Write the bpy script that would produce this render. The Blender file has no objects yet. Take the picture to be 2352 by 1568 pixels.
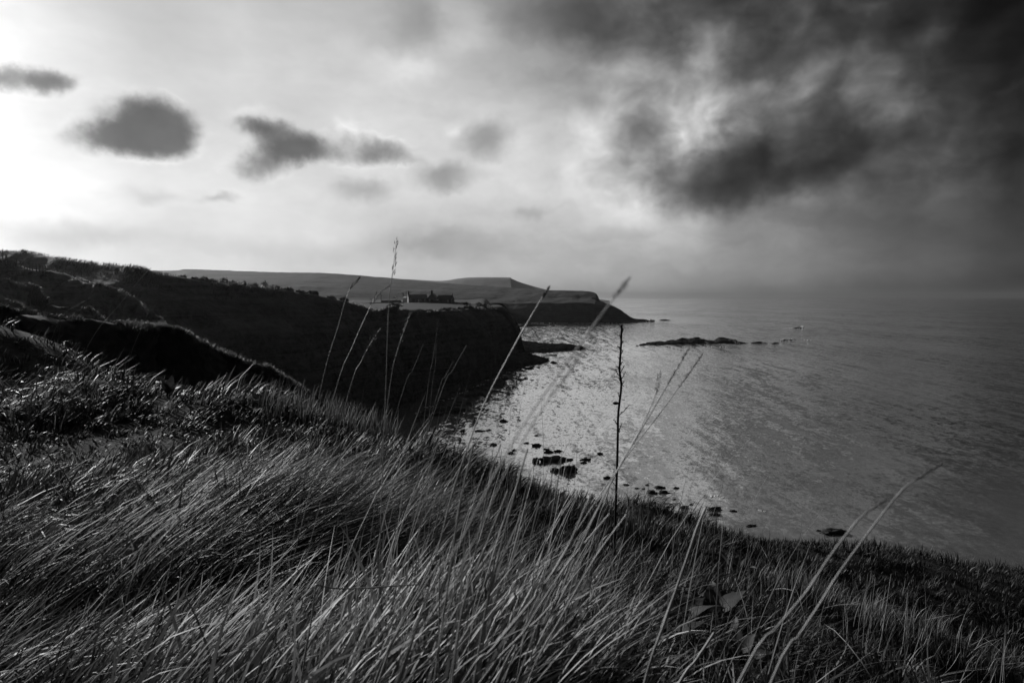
import bpy, bmesh, math, random
import numpy as np
from mathutils import Vector, Matrix, Euler

R = math.radians
rng = np.random.default_rng(7)
random.seed(7)
sc = bpy.context.scene
col = sc.collection

# ------------------------------------------------------------------ camera, sky, sun, exposure
H = 35.0                       # eye height above the sea
PITCH = math.atan(103 / 1568.0)
cam_d = bpy.data.cameras.new('camera')
cam = bpy.data.objects.new('camera', cam_d)
col.objects.link(cam)
cam.location = (0, 0, H)
cam.rotation_euler = (R(90) - PITCH, 0, 0)
cam_d.sensor_width = 36.0
cam_d.lens = 24.0
cam_d.clip_start = 0.05
cam_d.clip_end = 80000.0
cam_d.dof.use_dof = True
cam_d.dof.focus_distance = 7.0
cam_d.dof.aperture_fstop = 7.1
sc.camera = cam

SUN_AZ, SUN_EL = R(-48), R(18)
SUN_STRENGTH = 5.0
SKY_STRENGTH = 0.085
sc.view_settings.view_transform = 'Standard'
sc.view_settings.look = 'None'
sc.view_settings.gamma = 1.0
sc.view_settings.use_curve_mapping = False
sc.view_settings.exposure = 0.0
sc.render.engine = 'CYCLES'
sc.cycles.use_denoising = True
sc.cycles.max_bounces = 6
sc.cycles.diffuse_bounces = 3
sc.cycles.glossy_bounces = 2
sc.cycles.transmission_bounces = 3
sc.cycles.volume_bounces = 0
sc.cycles.transparent_max_bounces = 8
sc.cycles.caustics_reflective = False
sc.cycles.caustics_refractive = False
sc.cycles.sample_clamp_indirect = 4.0

CP, SP = math.cos(PITCH), math.sin(PITCH)


def ray(u, v):
    """direction through a point of the 2352 x 1568 photograph, scaled to unit depth along +Y"""
    xc, yc = (u - 1176) / 1568.0, (784 - v) / 1568.0
    d = Vector((xc, CP + yc * SP, -SP + yc * CP))
    return d / d.y


def at(u, v, Y):
    return Vector((0, 0, H)) + ray(u, v) * Y


def sea_at(u, v, z=0.0):
    d = ray(u, v)
    t = (z - H) / d.z
    return Vector((0, 0, H)) + d * t


class Nodes:
    def __init__(self, tree):
        self.t = tree
        self.n = tree.nodes
        self.l = tree.links

    def new(self, kind, **kw):
        n = self.n.new(kind)
        for k, v in kw.items():
            setattr(n, k, v)
        return n

    def put(self, sock, v):
        if v is None:
            return
        if hasattr(v, 'is_output'):
            self.l.new(v, sock)
        else:
            sock.default_value = v

    def m(self, op, a, b=None, c=None, clamp=False):
        n = self.new('ShaderNodeMath', operation=op, use_clamp=clamp)
        for s, v in zip(n.inputs, (a, b, c)):
            self.put(s, v)
        return n.outputs[0]

    def vm(self, op, a, b=None, c=None):
        n = self.new('ShaderNodeVectorMath', operation=op)
        for s, v in zip(n.inputs, (a, b, c)):
            self.put(s, v)
        return n.outputs[0]

    def noise(self, vec, scale, detail=4, rough=0.5, color=False, dist=0.0):
        n = self.new('ShaderNodeTexNoise')
        self.put(n.inputs['Vector'], vec)
        n.inputs['Scale'].default_value = scale
        n.inputs['Detail'].default_value = detail
        n.inputs['Roughness'].default_value = rough
        n.inputs['Distortion'].default_value = dist
        return n.outputs['Color' if color else 'Fac']

    def rng(self, v, a, b, c=0.0, d=1.0, smooth=True):
        n = self.new('ShaderNodeMapRange', interpolation_type='SMOOTHSTEP' if smooth else 'LINEAR')
        self.put(n.inputs['Value'], v)
        for k, x in (('From Min', a), ('From Max', b), ('To Min', c), ('To Max', d)):
            n.inputs[k].default_value = x
        return n.outputs['Result']


def azel(u, v):
    d = ray(u, v).normalized()
    return math.atan2(d.x, d.y), math.asin(d.z)


world = bpy.data.worlds.new('World')
sc.world = world
world.use_nodes = True
W = Nodes(world.node_tree)
W.n.clear()
tc = W.new('ShaderNodeTexCoord')
D = W.vm('NORMALIZE', tc.outputs['Generated'])
sx = W.new('ShaderNodeSeparateXYZ')
W.put(sx.inputs[0], D)
zc = W.m('MAXIMUM', sx.outputs[2], 0.012)
cx = W.new('ShaderNodeCombineXYZ')
W.put(cx.inputs[0], sx.outputs[0]); W.put(cx.inputs[1], sx.outputs[1]); W.put(cx.inputs[2], zc)
sky = W.new('ShaderNodeTexSky', sky_type='NISHITA')
sky.sun_disc = False
sky.sun_elevation = SUN_EL
sky.sun_rotation = SUN_AZ
sky.altitude = 30
sky.air_density = 1.0
sky.dust_density = 1.0
sky.ozone_density = 1.0
W.put(sky.inputs['Vector'], W.vm('NORMALIZE', cx.outputs[0]))
sepc = W.new('ShaderNodeSeparateColor')
W.put(sepc.inputs[0], sky.outputs[0])
# black-and-white film behind a yellow-red filter
grey = W.m('ADD', W.m('MULTIPLY', sepc.outputs[0], 0.6), W.m('ADD', W.m('MULTIPLY', sepc.outputs[1], 0.32), W.m('MULTIPLY', sepc.outputs[2], 0.08)))
az = W.m('ARCTAN2', sx.outputs[0], sx.outputs[1])
el = W.m('ARCSINE', W.m('MAXIMUM', sx.outputs[2], -0.02))
P0 = W.new('ShaderNodeCombineXYZ')
W.put(P0.inputs[0], az); W.put(P0.inputs[1], el)
w1 = W.vm('SUBTRACT', W.noise(D, 5.0, 3, 0.5, color=True), (0.5, 0.5, 0.5))
w2 = W.vm('SUBTRACT', W.noise(D, 15.0, 3, 0.55, color=True), (0.5, 0.5, 0.5))
w3 = W.vm('SUBTRACT', W.noise(D, 48.0, 4, 0.6, color=True), (0.5, 0.5, 0.5))
P1 = W.vm('ADD', P0.outputs[0], W.vm('MULTIPLY', w1, (0.07, 0.045, 0)))
P2 = W.vm('ADD', P1, W.vm('MULTIPLY', w2, (0.055, 0.04, 0)))
P = W.vm('ADD', P2, W.vm('MULTIPLY', w3, (0.022, 0.018, 0)))
PS = W.vm('ADD', W.vm('ADD', P0.outputs[0], W.vm('MULTIPLY', w2, (0.034, 0.026, 0))), W.vm('MULTIPLY', w3, (0.02, 0.016, 0)))


def blob(u, v, ru, rv, rot=0.0, soft=1.0, vec=None, power=None):
    """cloud lump at a direction in the sky: 1 in the middle, 0 at its rim"""
    a0, e0 = azel(u, v)
    a1, _ = azel(u + ru, v)
    a2, _ = azel(u - ru, v)
    _, e1 = azel(u, v - rv)
    _, e2 = azel(u, v + rv)
    mp = W.new('ShaderNodeMapping', vector_type='TEXTURE')
    W.put(mp.inputs['Vector'], vec if vec is not None else P)
    mp.inputs['Location'].default_value = (a0, e0, 0)
    mp.inputs['Rotation'].default_value = (0, 0, R(rot))
    mp.inputs['Scale'].default_value = (abs(a1 - a2) / 2, abs(e1 - e2) / 2, 1)
    g = W.new('ShaderNodeTexGradient', gradient_type='SPHERICAL')
    W.put(g.inputs[0], mp.outputs[0])
    return W.rng(g.outputs['Fac'], 0.0, soft)


def add_all(items):
    s = items[0]
    for i in items[1:]:
        s = W.m('ADD', s, i)
    return s


def wsum(lst, vec=None):
    return add_all([W.m('MULTIPLY', blob(*b[:-1], vec=vec), b[-1]) for b in lst])


# 1. broad light: a veil of high cloud, bright towards the sun, thickening to a heavy deck on the right and behind
def deck_row(vals):
    """stops of veil or shade by azimuth, sampled at nine directions across the view and held beyond them"""
    cr_ = W.new('ShaderNodeValToRGB')
    cr_.color_ramp.interpolation = 'EASE'
    pts = [(-180, -2.6), (-120, -1.6), (-70, vals[0] + 0.1)] + [(math.degrees(azel(u, 600)[0]), x) for u, x in zip((20, 300, 600, 900, 1200, 1500, 1800, 2100, 2330), vals)] + [(60, min(vals[-1], -2.6)), (110, -2.8), (180, -2.6)]
    els = cr_.color_ramp.elements
    while len(els) < len(pts):
        els.new(0.5)
    for e_, (a_, x_) in zip(els, pts):
        e_.position = (a_ + 180) / 360
    for e_, (a_, x_) in zip(els, pts):
        y_ = (x_ + 6) / 8
        e_.color = (y_, y_, y_, 1)
    W.put(cr_.inputs[0], W.m('ADD', W.m('DIVIDE', az_w, 2 * math.pi), 0.5))
    return W.m('SUBTRACT', W.m('MULTIPLY', cr_.outputs[0], 8.0), 6.0)


sp1 = W.new('ShaderNodeSeparateXYZ')
W.put(sp1.inputs[0], P1)
az_w = sp1.outputs[0]
rows = [(20, (-.45, -.2, .45, .65, .55, -.6, -2.2, -3.2, -4.2)), (300, (-.65, -.45, .15, .65, .9, .75, -.85, -2.0, -3.3)),
        (450, (-.75, -.5, 0, .35, .5, .7, -.6, -1.75, -2.6)), (600, (-1.5, -1.3, -.85, -.45, -.25, -.15, -.8, -1.6, -2.6)), (672, (-1.6, -1.4, -1.0, -.55, -.25, -.15, -.75, -1.7, -2.8))]
sheet = deck_row(rows[0][1])
for (va, ra), (vb, rb_) in zip(rows[:-1], rows[1:]):
    k = W.rng(sp1.outputs[1], azel(1176, va)[1], azel(1176, vb)[1], 0.0, 1.0, smooth=False)
    rr_ = deck_row(rb_)
    sheet = W.m('ADD', W.m('MULTIPLY', sheet, W.m('SUBTRACT', 1.0, k)), W.m('MULTIPLY', rr_, k))
deck = W.rng(az, R(-32), R(48), 0.0, 1.0)
S_parts = [sheet]
# 2. fine wisps everywhere
wis = W.vm('MULTIPLY', D, (1.0, 1.0, 2.6))
nz = W.noise(wis, 3.2, 5, 0.55)
S_parts.append(W.m('MULTIPLY', W.m('SUBTRACT', nz, 0.5), 0.9))
nz2 = W.noise(W.vm('MULTIPLY', P, (1, 2.0, 1)), 9.0, 5, 0.6)
S_parts.append(W.m('MULTIPLY', W.m('SUBTRACT', nz2, 0.5), W.m('ADD', W.m('MULTIPLY', deck, 1.2), 0.35)))
# 3. the small dark clouds floating in front of the bright part
small = [(75, 182, 150, 56, 0, 1, 1.0), (-30, 190, 100, 50, 0, 1, 0.8), (115, 178, 80, 44, 0, 1, 0.45),
         (330, 292, 190, 100, 0, 1, 1.0), (345, 262, 120, 72, 0, 1, 0.6), (400, 310, 95, 80, 0, 1, 0.85), (255, 328, 170, 56, 0, 1, 0.85), (330, 325, 170, 55, 0, 1, .6),
         (648, 318, 140, 62, -25, 1, 0.85), (610, 376, 130, 56, 14, 1, 0.85), (690, 345, 100, 54, 0, 1, 0.6), (590, 292, 100, 34, 0, 1, 0.5), (600, 335, 80, 50, 0, 1, .25), (790, 352, 190, 44, 4, 1, 0.6), (890, 345, 120, 50, -8, 1, 0.6), (790, 312, 110, 34, 0, 1, 0.3), (960, 372, 90, 26, 0, 1, .2)]
fa = wsum(small, PS)
fine = W.noise(D, 30.0, 4, 0.6)
fa = W.m('ADD', fa, W.m('MULTIPLY', W.m('SUBTRACT', fine, 0.5), W.m('MULTIPLY', W.rng(fa, 0.0, 0.6), 0.6)))
dark = W.rng(fa, 0.08, 1.45)
S_parts.append(W.m('MULTIPLY', dark, W.m('ADD', -1.75, W.m('MULTIPLY', W.noise(W.vm('ADD', D, (0.3, 0.1, 0.2)), 13.0, 3, 0.5), -1.4))))
rim = W.m('MULTIPLY', W.rng(fa, 0.0, 0.12), W.rng(fa, 0.1, 0.4, 1, 0))
S_parts.append(W.m('MULTIPLY', W.m('MULTIPLY', rim, W.rng(nz2, 0.45, 0.7)), 0.2))
faint = [(830, 430, 110, 44, 0, 1, -0.6),
         (1115, 328, 95, 58, 0, 1, -1.0), (1030, 410, 105, 46, 10, 1, -0.95), (500, 440, 60, 20, 0, 1, -0.55), (330, 440, 120, 34, 0, 1, -0.3),
         (1220, 480, 50, 28, 0, 1, -0.35), (1050, 300, 40, 40, 0, 1, 0.25), (590, 265, 110, 34, 0, 1, 0.25), (800, 296, 60, 26, 0, 1, 0.25),
         (180, 540, 260, 60, 0, 1, -0.4), (1000, 565, 420, 60, 0, 1, -0.45), (560, 560, 200, 50, 0, 1, -0.2)]
S_parts.append(wsum(faint))
# 4. the cloud mass: (u, v, ru, rv, rotation, softness, stops)
mass = [
    (980, 60, 190, 110, 0, 1, -0.55), (1190, 40, 170, 110, 0, 1, -0.25), (1030, 120, 150, 60, 25, 1, 0.3), (920, 175, 110, 80, 0, 1, 0.22), (1090, 60, 80, 100, 20, 1, 0.4), (1030, 20, 60, 60, 0, 1, 0.3),
    (1350, 50, 230, 90, 0, 1, -1.1), (1480, 100, 150, 80, 0, 1, -0.55), (1300, 190, 170, 90, 0, 1, -0.3), (1560, 50, 160, 90, 0, 1, -0.3),
    (1625, 110, 80, 120, 0, .9, 0.95), (1660, 80, 70, 60, 0, 1, 0.4), (1540, 200, 100, 80, 30, 1, 0.5), (1610, 210, 120, 70, 0, 1, 0.2),
    (1560, 125, 45, 80, 0, 1, -0.7),
    (1395, 275, 100, 110, 0, 1, 0.3), (1360, 360, 90, 110, 0, 1, 0.25),
    (1450, 290, 90, 70, 0, 1, -0.75), (1500, 330, 90, 60, 0, 1, -0.75),
    (1610, 280, 120, 66, 55, .9, 0.6), (1690, 235, 150, 60, 0, 1, 0.9), (1590, 330, 80, 50, 0, 1, 0.5), (1475, 345, 34, 50, 0, .9, 0.6), (1450, 248, 30, 20, 0, 1, .4),
    (1745, 305, 130, 84, 0, .9, -0.8), (1640, 395, 260, 95, 0, .8, -1.55), (1730, 415, 160, 95, 0, .8, -0.9), (1620, 445, 150, 54, 0, 1, -0.6), (1560, 380, 130, 60, 0, 1, -0.5),
    (1480, 475, 150, 80, 0, 1, 0.25), (1440, 410, 80, 90, 0, 1, 0.25),
    (1930, 340, 230, 120, 0, 1, -0.6), (2020, 385, 270, 80, 0, 1, -0.55), (1850, 130, 220, 100, 0, 1, -0.25),
    (1815, 45, 56, 60, 0, .9, 1.15), (1860, 90, 70, 50, 0, 1, .4), (1985, 185, 70, 74, 0, .9, 1.0), (1870, 180, 60, 70, 0, .9, 0.9), (2075, 165, 80, 60, 20, 1, 0.8), (2140, 90, 80, 44, 40, 1, 0.7), (1950, 160, 160, 60, 10, 1, .35),
    (2000, 255, 110, 66, -25, .9, 1.0), (2050, 275, 80, 46, -10, 1, 0.4), (1900, 10, 70, 32, 0, 1, 0.6), (2010, 12, 80, 28, 0, 1, 0.7), (2330, 210, 60, 30, 0, 1, .4),
    (1800, 355, 40, 60, 0, .9, 0.6), (1850, 470, 170, 50, 0, 1, 0.3), (1900, 505, 240, 34, -8, 1, -0.35), (2200, 455, 150, 60, -15, 1, 0.35), (2000, 445, 140, 34, -10, 1, 0.25),
    (2330, 470, 120, 60, 0, 1, -0.4), (2300, 40, 260, 200, 0, 1, -0.6),
    (1450, 560, 240, 80, 0, 1, 0.05), (1450, 530, 120, 24, 0, 1, -0.2),
]
mass = [(u, v, ru * 1.25, rv * 1.25, ro, so, st) for u, v, ru, rv, ro, so, st in mass]
S_parts.append(wsum(mass))
# billows: every lump of the heavy cloud is lit on the side that faces the sun
bq = W.vm('MULTIPLY', P1, (1.0, 1.25, 1.0))
bn1 = W.noise(bq, 6.0, 4, 0.45)
bn2 = W.noise(W.vm('ADD', bq, (-0.028, 0.02, 0.0)), 6.0, 4, 0.45)
bmask = W.m('MULTIPLY', W.rng(el, R(4.5), R(10)), W.rng(az, R(0), R(13)))
S_parts.append(W.m('MULTIPLY', W.m('MULTIPLY', W.m('SUBTRACT', bn1, bn2), bmask), 6.5))
S_parts.append(W.m('MULTIPLY', W.m('MULTIPLY', W.m('SUBTRACT', 0.5, bn1), bmask), 0.8))
bn3 = W.noise(W.vm('MULTIPLY', P2, (1.0, 1.3, 1.0)), 14.0, 3, 0.5)
bn4 = W.noise(W.vm('ADD', W.vm('MULTIPLY', P2, (1.0, 1.3, 1.0)), (-0.013, 0.011, 0.0)), 14.0, 3, 0.5)
S_parts.append(W.m('MULTIPLY', W.m('MULTIPLY', W.m('SUBTRACT', bn3, bn4), bmask), 2.2))
S = add_all(S_parts)
lum = W.m('MULTIPLY', grey, W.m('POWER', 2.0, S))
bg = W.new('ShaderNodeBackground')
W.put(bg.inputs['Color'], lum)
bg.inputs['Strength'].default_value = SKY_STRENGTH
wo = W.new('ShaderNodeOutputWorld')
W.l.new(bg.outputs[0], wo.inputs['Surface'])
world.cycles.sampling_method = 'MANUAL'
world.cycles.sample_map_resolution = 512

sun_d = bpy.data.lights.new('sun', 'SUN')
sun_d.energy = SUN_STRENGTH
sun_d.angle = R(0.6)
sun_d.color = (1.0, 1.0, 1.0)      # monochrome photograph
sun = bpy.data.objects.new('sun', sun_d)
col.objects.link(sun)
sv = Vector((math.sin(SUN_AZ) * math.cos(SUN_EL), math.cos(SUN_AZ) * math.cos(SUN_EL), math.sin(SUN_EL)))
sun.rotation_euler = sv.to_track_quat('Z', 'Y').to_euler()
sun.location = (-60, 40, 120)


# ------------------------------------------------------------------ helpers
def tag(o, label=None, cat=None, group=None, kind=None):
    if label: o['label'] = label
    if cat: o['category'] = cat
    if group: o['group'] = group
    if kind: o['kind'] = kind
    return o


def empty(name, loc=(0, 0, 0)):
    o = bpy.data.objects.new(name, None)
    o.location = loc
    o.empty_display_size = 0.1
    col.objects.link(o)
    return o


def mesh_obj(name, verts, faces, mat, parent=None, smooth=True):
    me = bpy.data.meshes.new(name)
    if isinstance(verts, np.ndarray) and isinstance(faces, np.ndarray):
        nv, nf, k = len(verts), len(faces), faces.shape[1]
        me.vertices.add(nv)
        me.vertices.foreach_set('co', verts.astype(np.float32).ravel())
        me.loops.add(nf * k)
        me.loops.foreach_set('vertex_index', faces.astype(np.int32).ravel())
        me.polygons.add(nf)
        me.polygons.foreach_set('loop_start', (np.arange(nf) * k).astype(np.int32))
        me.update(calc_edges=True)
    else:
        me.from_pydata([tuple(v) for v in verts], [], [tuple(f) for f in faces])
        me.update()
    if smooth:
        me.polygons.foreach_set('use_smooth', np.ones(len(me.polygons), dtype=bool))
    if mat:
        me.materials.append(mat)
    o = bpy.data.objects.new(name, me)
    col.objects.link(o)
    if parent:
        o.parent = parent
    return o


# vector Perlin noise
_perm = np.random.default_rng(11).permutation(256)
_perm = np.concatenate([_perm, _perm, _perm])
_g = np.random.default_rng(12).normal(size=(256, 3))
_g /= np.linalg.norm(_g, axis=1)[:, None]


def perlin(p):
    p = np.asarray(p, dtype=np.float64)
    i = np.floor(p).astype(int)
    f = p - i
    i &= 255
    w = f * f * f * (f * (f * 6 - 15) + 10)
    out = 0
    for dx in (0, 1):
        for dy in (0, 1):
            for dz in (0, 1):
                h = _perm[_perm[_perm[i[:, 0] + dx] + i[:, 1] + dy] + i[:, 2] + dz]
                d = (_g[h] * (f - np.array([dx, dy, dz]))).sum(1)
                ww = (w[:, 0] if dx else 1 - w[:, 0]) * (w[:, 1] if dy else 1 - w[:, 1]) * (w[:, 2] if dz else 1 - w[:, 2])
                out = out + d * ww
    return out * 1.5


def fbm(p, octv=4, gain=0.5, lac=2.03):
    p = np.asarray(p, dtype=np.float64)
    s, a = 0, 1.0
    for k in range(octv):
        s = s + a * perlin(p + 17.3 * k)
        p = p * lac
        a *= gain
    return s


def cr(pts, n):
    """Catmull-Rom resampling of a list of points to n points"""
    pts = np.asarray(pts, dtype=float)
    N = len(pts)
    t = np.linspace(0, N - 1, n)
    i = np.minimum(t.astype(int), N - 2)
    f = (t - i)[:, None]
    ext = np.vstack([2 * pts[0] - pts[1], pts, 2 * pts[-1] - pts[-2]])
    a, b, c, d = ext[i], ext[i + 1], ext[i + 2], ext[i + 3]
    return 0.5 * (2 * b + (c - a) * f + (2 * a - 5 * b + 4 * c - d) * f ** 2 + (3 * b - a - 3 * c + d) * f ** 3)


def grid_faces(nu, nv):
    a = np.arange(nu * nv).reshape(nu, nv)
    return np.stack([a[:-1, :-1].ravel(), a[1:, :-1].ravel(), a[1:, 1:].ravel(), a[:-1, 1:].ravel()], axis=1)


def loft(name, stations, nu, nv, mat, amp=0.0, freq=0.1, zs=1.0, octv=5, fade=None, lin=False):
    """surface through stations, each a list of knots; fractal relief on top"""
    st = np.array([[tuple(k) for k in s] for s in stations], dtype=float)
    cols = []
    for s in st:
        if lin:
            t = np.linspace(0, len(s) - 1, nv)
            cols.append(np.stack([np.interp(t, np.arange(len(s)), s[:, k]) for k in range(3)], 1))
        else:
            cols.append(cr(s, nv))
    st2 = np.array(cols)
    G = np.stack([cr(st2[:, j], nu) for j in range(nv)], axis=1)
    Pn = G.reshape(-1, 3)
    if amp:
        q = Pn * np.array([freq, freq, freq * zs])
        n1, n2, n3 = fbm(q, octv), fbm(q + 51.7, octv), fbm(q + 93.1, octv)
        disp = np.stack([n1, n2, n3 * 0.6], 1) * amp
        if fade is not None:
            fj = np.interp(np.linspace(0, 1, nv), np.linspace(0, 1, len(fade)), fade)
            disp = (disp.reshape(nu, nv, 3) * fj[None, :, None]).reshape(-1, 3)
        Pn = Pn + disp
    return mesh_obj(name, Pn, grid_faces(nu, nv), mat), Pn.reshape(nu, nv, 3)


# ------------------------------------------------------------------ materials (all neutral: a black-and-white picture)
def material(name):
    m = bpy.data.materials.new(name)
    m.use_nodes = True
    N = Nodes(m.node_tree)
    b = m.node_tree.nodes['Principled BSDF']
    return m, N, b


def plain(name, v, rough=0.7, var=0.0, scale=5.0, bump=0.0, metal=0.0, spec=0.3):
    m, N, b = material(name)
    b.inputs['Roughness'].default_value = rough
    b.inputs['Metallic'].default_value = metal
    b.inputs['Specular IOR Level'].default_value = spec
    t = N.new('ShaderNodeTexCoord')
    n = N.noise(t.outputs['Object'], scale, 6, 0.6)
    val = N.rng(n, 0.3, 0.7, v * (1 - var), v * (1 + var), smooth=False)
    N.put(b.inputs['Base Color'], val)
    if bump:
        bp = N.new('ShaderNodeBump')
        bp.inputs['Distance'].default_value = bump
        bp.inputs['Strength'].default_value = 1.0
        N.put(bp.inputs['Height'], n)
        N.l.new(bp.outputs[0], b.inputs['Normal'])
    return m


def land(name, lo, hi, big, fine, bump, strata=0.0, rough=0.95):
    m, N, b = material(name)
    b.inputs['Roughness'].default_value = rough
    b.inputs['Specular IOR Level'].default_value = 0.1
    t = N.new('ShaderNodeTexCoord')
    n1 = N.noise(t.outputs['Object'], big, 5, 0.6)
    n2 = N.noise(t.outputs['Object'], fine, 6, 0.65)
    mix = N.m('ADD', N.m('MULTIPLY', n1, 0.6), N.m('MULTIPLY', n2, 0.4))
    h = n2
    if strata:
        q = N.vm('MULTIPLY', t.outputs['Object'], (0.02, 0.02, 0.55))
        n3 = N.noise(q, 1.0, 4, 0.6, dist=0.6)
        mix = N.m('ADD', N.m('MULTIPLY', mix, 1 - strata), N.m('MULTIPLY', n3, strata))
        h = N.m('ADD', n2, N.m('MULTIPLY', n3, 1.5))
    N.put(b.inputs['Base Color'], N.rng(mix, 0.35, 0.65, lo, hi))
    bp = N.new('ShaderNodeBump')
    bp.inputs['Distance'].default_value = bump
    bp.inputs['Strength'].default_value = 1.0
    N.put(bp.inputs['Height'], h)
    N.l.new(bp.outputs[0], b.inputs['Normal'])
    return m


M = {}
M['soil'] = land('dark_soil_and_thatch', 0.012, 0.03, 1.5, 9.0, 0.05)
M['turf'] = land('rough_turf', 0.015, 0.045, 0.25, 3.0, 0.12)
M['cliff'] = land('shaded_cliff', 0.008, 0.14, 0.11, 0.8, 1.8, strata=0.35)
M['pasture'] = land('pasture', 0.03, 0.05, 0.02, 0.4, 0.1)
M['moor'] = land('moorland', 0.035, 0.075, 0.006, 0.06, 3.0)
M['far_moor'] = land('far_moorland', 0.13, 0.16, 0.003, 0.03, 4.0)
M['farcliff'] = land('far_cliff', 0.018, 0.065, 0.012, 0.10, 1.5, strata=0.15)
M['rock'] = land('wet_dark_rock', 0.015, 0.05, 0.3, 2.5, 0.25, rough=0.7)
M['foam'] = plain('sea_foam', 0.75, 0.9, 0.2, 3.0)
M['stone'] = plain('house_stone', 0.10, 0.9, 0.35, 1.2, 0.03)
M['slate'] = plain('roof_slate', 0.14, 0.6, 0.25, 1.5, 0.02)
M['dark_slate'] = plain('dark_roof_slate', 0.045, 0.7, 0.3, 1.5, 0.02)
M['white'] = plain('white_paint', 0.75, 0.6, 0.05, 2.0)
M['glass'] = plain('window_glass', 0.03, 0.1, 0.1, 2.0, spec=0.6)
M['wood'] = plain('weathered_wood', 0.07, 0.85, 0.4, 20.0)
M['bush'] = plain('gorse', 0.035, 0.9, 0.4, 3.0)
M['pale'] = plain('pale_sheet', 0.55, 0.6, 0.1, 2.0)


def leaf_material(name, attr=True, base=0.08, rough=0.42, trans=0.35, spec=0.5):
    m = bpy.data.materials.new(name)
    m.use_nodes = True
    N = Nodes(m.node_tree)
    b = m.node_tree.nodes['Principled BSDF']
    out = m.node_tree.nodes['Material Output']
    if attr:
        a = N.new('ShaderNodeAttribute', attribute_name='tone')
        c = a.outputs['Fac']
    else:
        t = N.new('ShaderNodeTexCoord')
        c = N.rng(N.noise(t.outputs['Object'], 14.0, 5, 0.6), 0.3, 0.7, base * 0.6, base * 1.4)
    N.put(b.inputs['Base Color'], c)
    b.inputs['Roughness'].default_value = rough
    b.inputs['Specular IOR Level'].default_value = spec
    tr = N.new('ShaderNodeBsdfTranslucent')
    N.put(tr.inputs['Color'], c)
    mx = N.new('ShaderNodeMixShader')
    mx.inputs[0].default_value = trans
    N.l.new(b.outputs[0], mx.inputs[1])
    N.l.new(tr.outputs[0], mx.inputs[2])
    N.l.new(mx.outputs[0], out.inputs['Surface'])
    return m


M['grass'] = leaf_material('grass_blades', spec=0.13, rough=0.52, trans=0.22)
M['leaf'] = leaf_material('dock_leaf', attr=False, base=0.035, rough=0.6, trans=0.2, spec=0.15)
M['stalk'] = leaf_material('dry_stalk', attr=False, base=0.26, rough=0.5, trans=0.0, spec=0.4)
M['seed'] = leaf_material('seed_head', attr=False, base=0.12, rough=0.7, trans=0.25, spec=0.2)
M['darkstalk'] = leaf_material('dark_dock_stalk', attr=False, base=0.02, rough=0.8, trans=0.0, spec=0.1)

# sea
m, N, b = material('sea_water')
t = N.new('ShaderNodeTexCoord')
pos = t.outputs['Object']
patch = N.noise(N.vm('MULTIPLY', pos, (0.010, 0.0035, 1)), 1.0, 4, 0.55, dist=0.4)
sxyz = N.new('ShaderNodeSeparateXYZ')
N.put(sxyz.inputs[0], pos)
# wave slopes: short chop, ripples and a longer swell whose crests run along the shore
half = (0.5, 0.5, 0.5)
s1 = N.vm('SUBTRACT', N.noise(N.vm('MULTIPLY', pos, (1.0, 0.55, 1.0)), 0.6, 4, 0.65, color=True), half)
s2 = N.vm('SUBTRACT', N.noise(N.vm('MULTIPLY', pos, (1.0, 0.7, 1.0)), 1.9, 3, 0.6, color=True), half)
rot = N.new('ShaderNodeMapping')
rot.inputs['Rotation'].default_value = (0, 0, R(8))
rot.inputs['Scale'].default_value = (0.26, 0.030, 1)
N.put(rot.inputs['Vector'], pos)
s3 = N.vm('SUBTRACT', N.noise(rot.outputs[0], 1.0, 3, 0.55, color=True, dist=0.3), half)
fetch = N.rng(N.m('ADD', sxyz.outputs[0], N.m('MULTIPLY', sxyz.outputs[1], 0.12)), -60.0, 230.0, 0.62, 1.1)   # sheltered under the cliffs, rougher offshore
fetch = N.m('MULTIPLY', fetch, N.rng(sxyz.outputs[1], 250.0, 900.0, 1.0, 1.9))
amp = N.m('MULTIPLY', fetch, N.rng(patch, 0.36, 0.64, 0.55, 1.7))
sl = N.vm('ADD', N.vm('MULTIPLY', s1, (0.38, 0.38, 0)), N.vm('ADD', N.vm('MULTIPLY', s2, (0.34, 0.34, 0)), N.vm('MULTIPLY', s3, (0.62, 0.2, 0))))
scl = N.new('ShaderNodeVectorMath', operation='SCALE')
N.put(scl.inputs[0], sl); N.put(scl.inputs['Scale'], amp)
nrm_ = N.vm('NORMALIZE', N.vm('ADD', scl.outputs[0], (0, 0, 1)))
N.put(b.inputs['Normal'], nrm_)
N.put(b.inputs['Base Color'], N.rng(N.m('ADD', N.m('ADD', sxyz.outputs[0], N.m('MULTIPLY', sxyz.outputs[1], 0.12)), N.m('MULTIPLY', patch, 60.0)), 20.0, 190.0, 0.24, 0.06))   # pale sandy shallows, dark deep water; bay's sky glare also painted into the colour
N.put(b.inputs['Roughness'], N.rng(patch, 0.3, 0.7, 0.07, 0.13))
b.inputs['IOR'].default_value = 3.0
b.inputs['Coat Weight'].default_value = 1.0
b.inputs['Coat IOR'].default_value = 2.2
b.inputs['Coat Roughness'].default_value = 0.1
N.put(b.inputs['Coat Normal'], nrm_)
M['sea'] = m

# ------------------------------------------------------------------ the setting
# sea: one sheet to the horizon
sv_ = [(-26000, -3000, 0), (26000, -3000, 0), (26000, 26000, 0), (-26000, 26000, 0)]
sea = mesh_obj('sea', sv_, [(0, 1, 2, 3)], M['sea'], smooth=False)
tag(sea, 'grey rippled sea reaching to the hazy horizon', kind='structure')


def pz(u, v, Y, dz=0.0):
    p = at(u, v, Y)
    return (p.x, p.y, p.z + dz)


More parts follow.
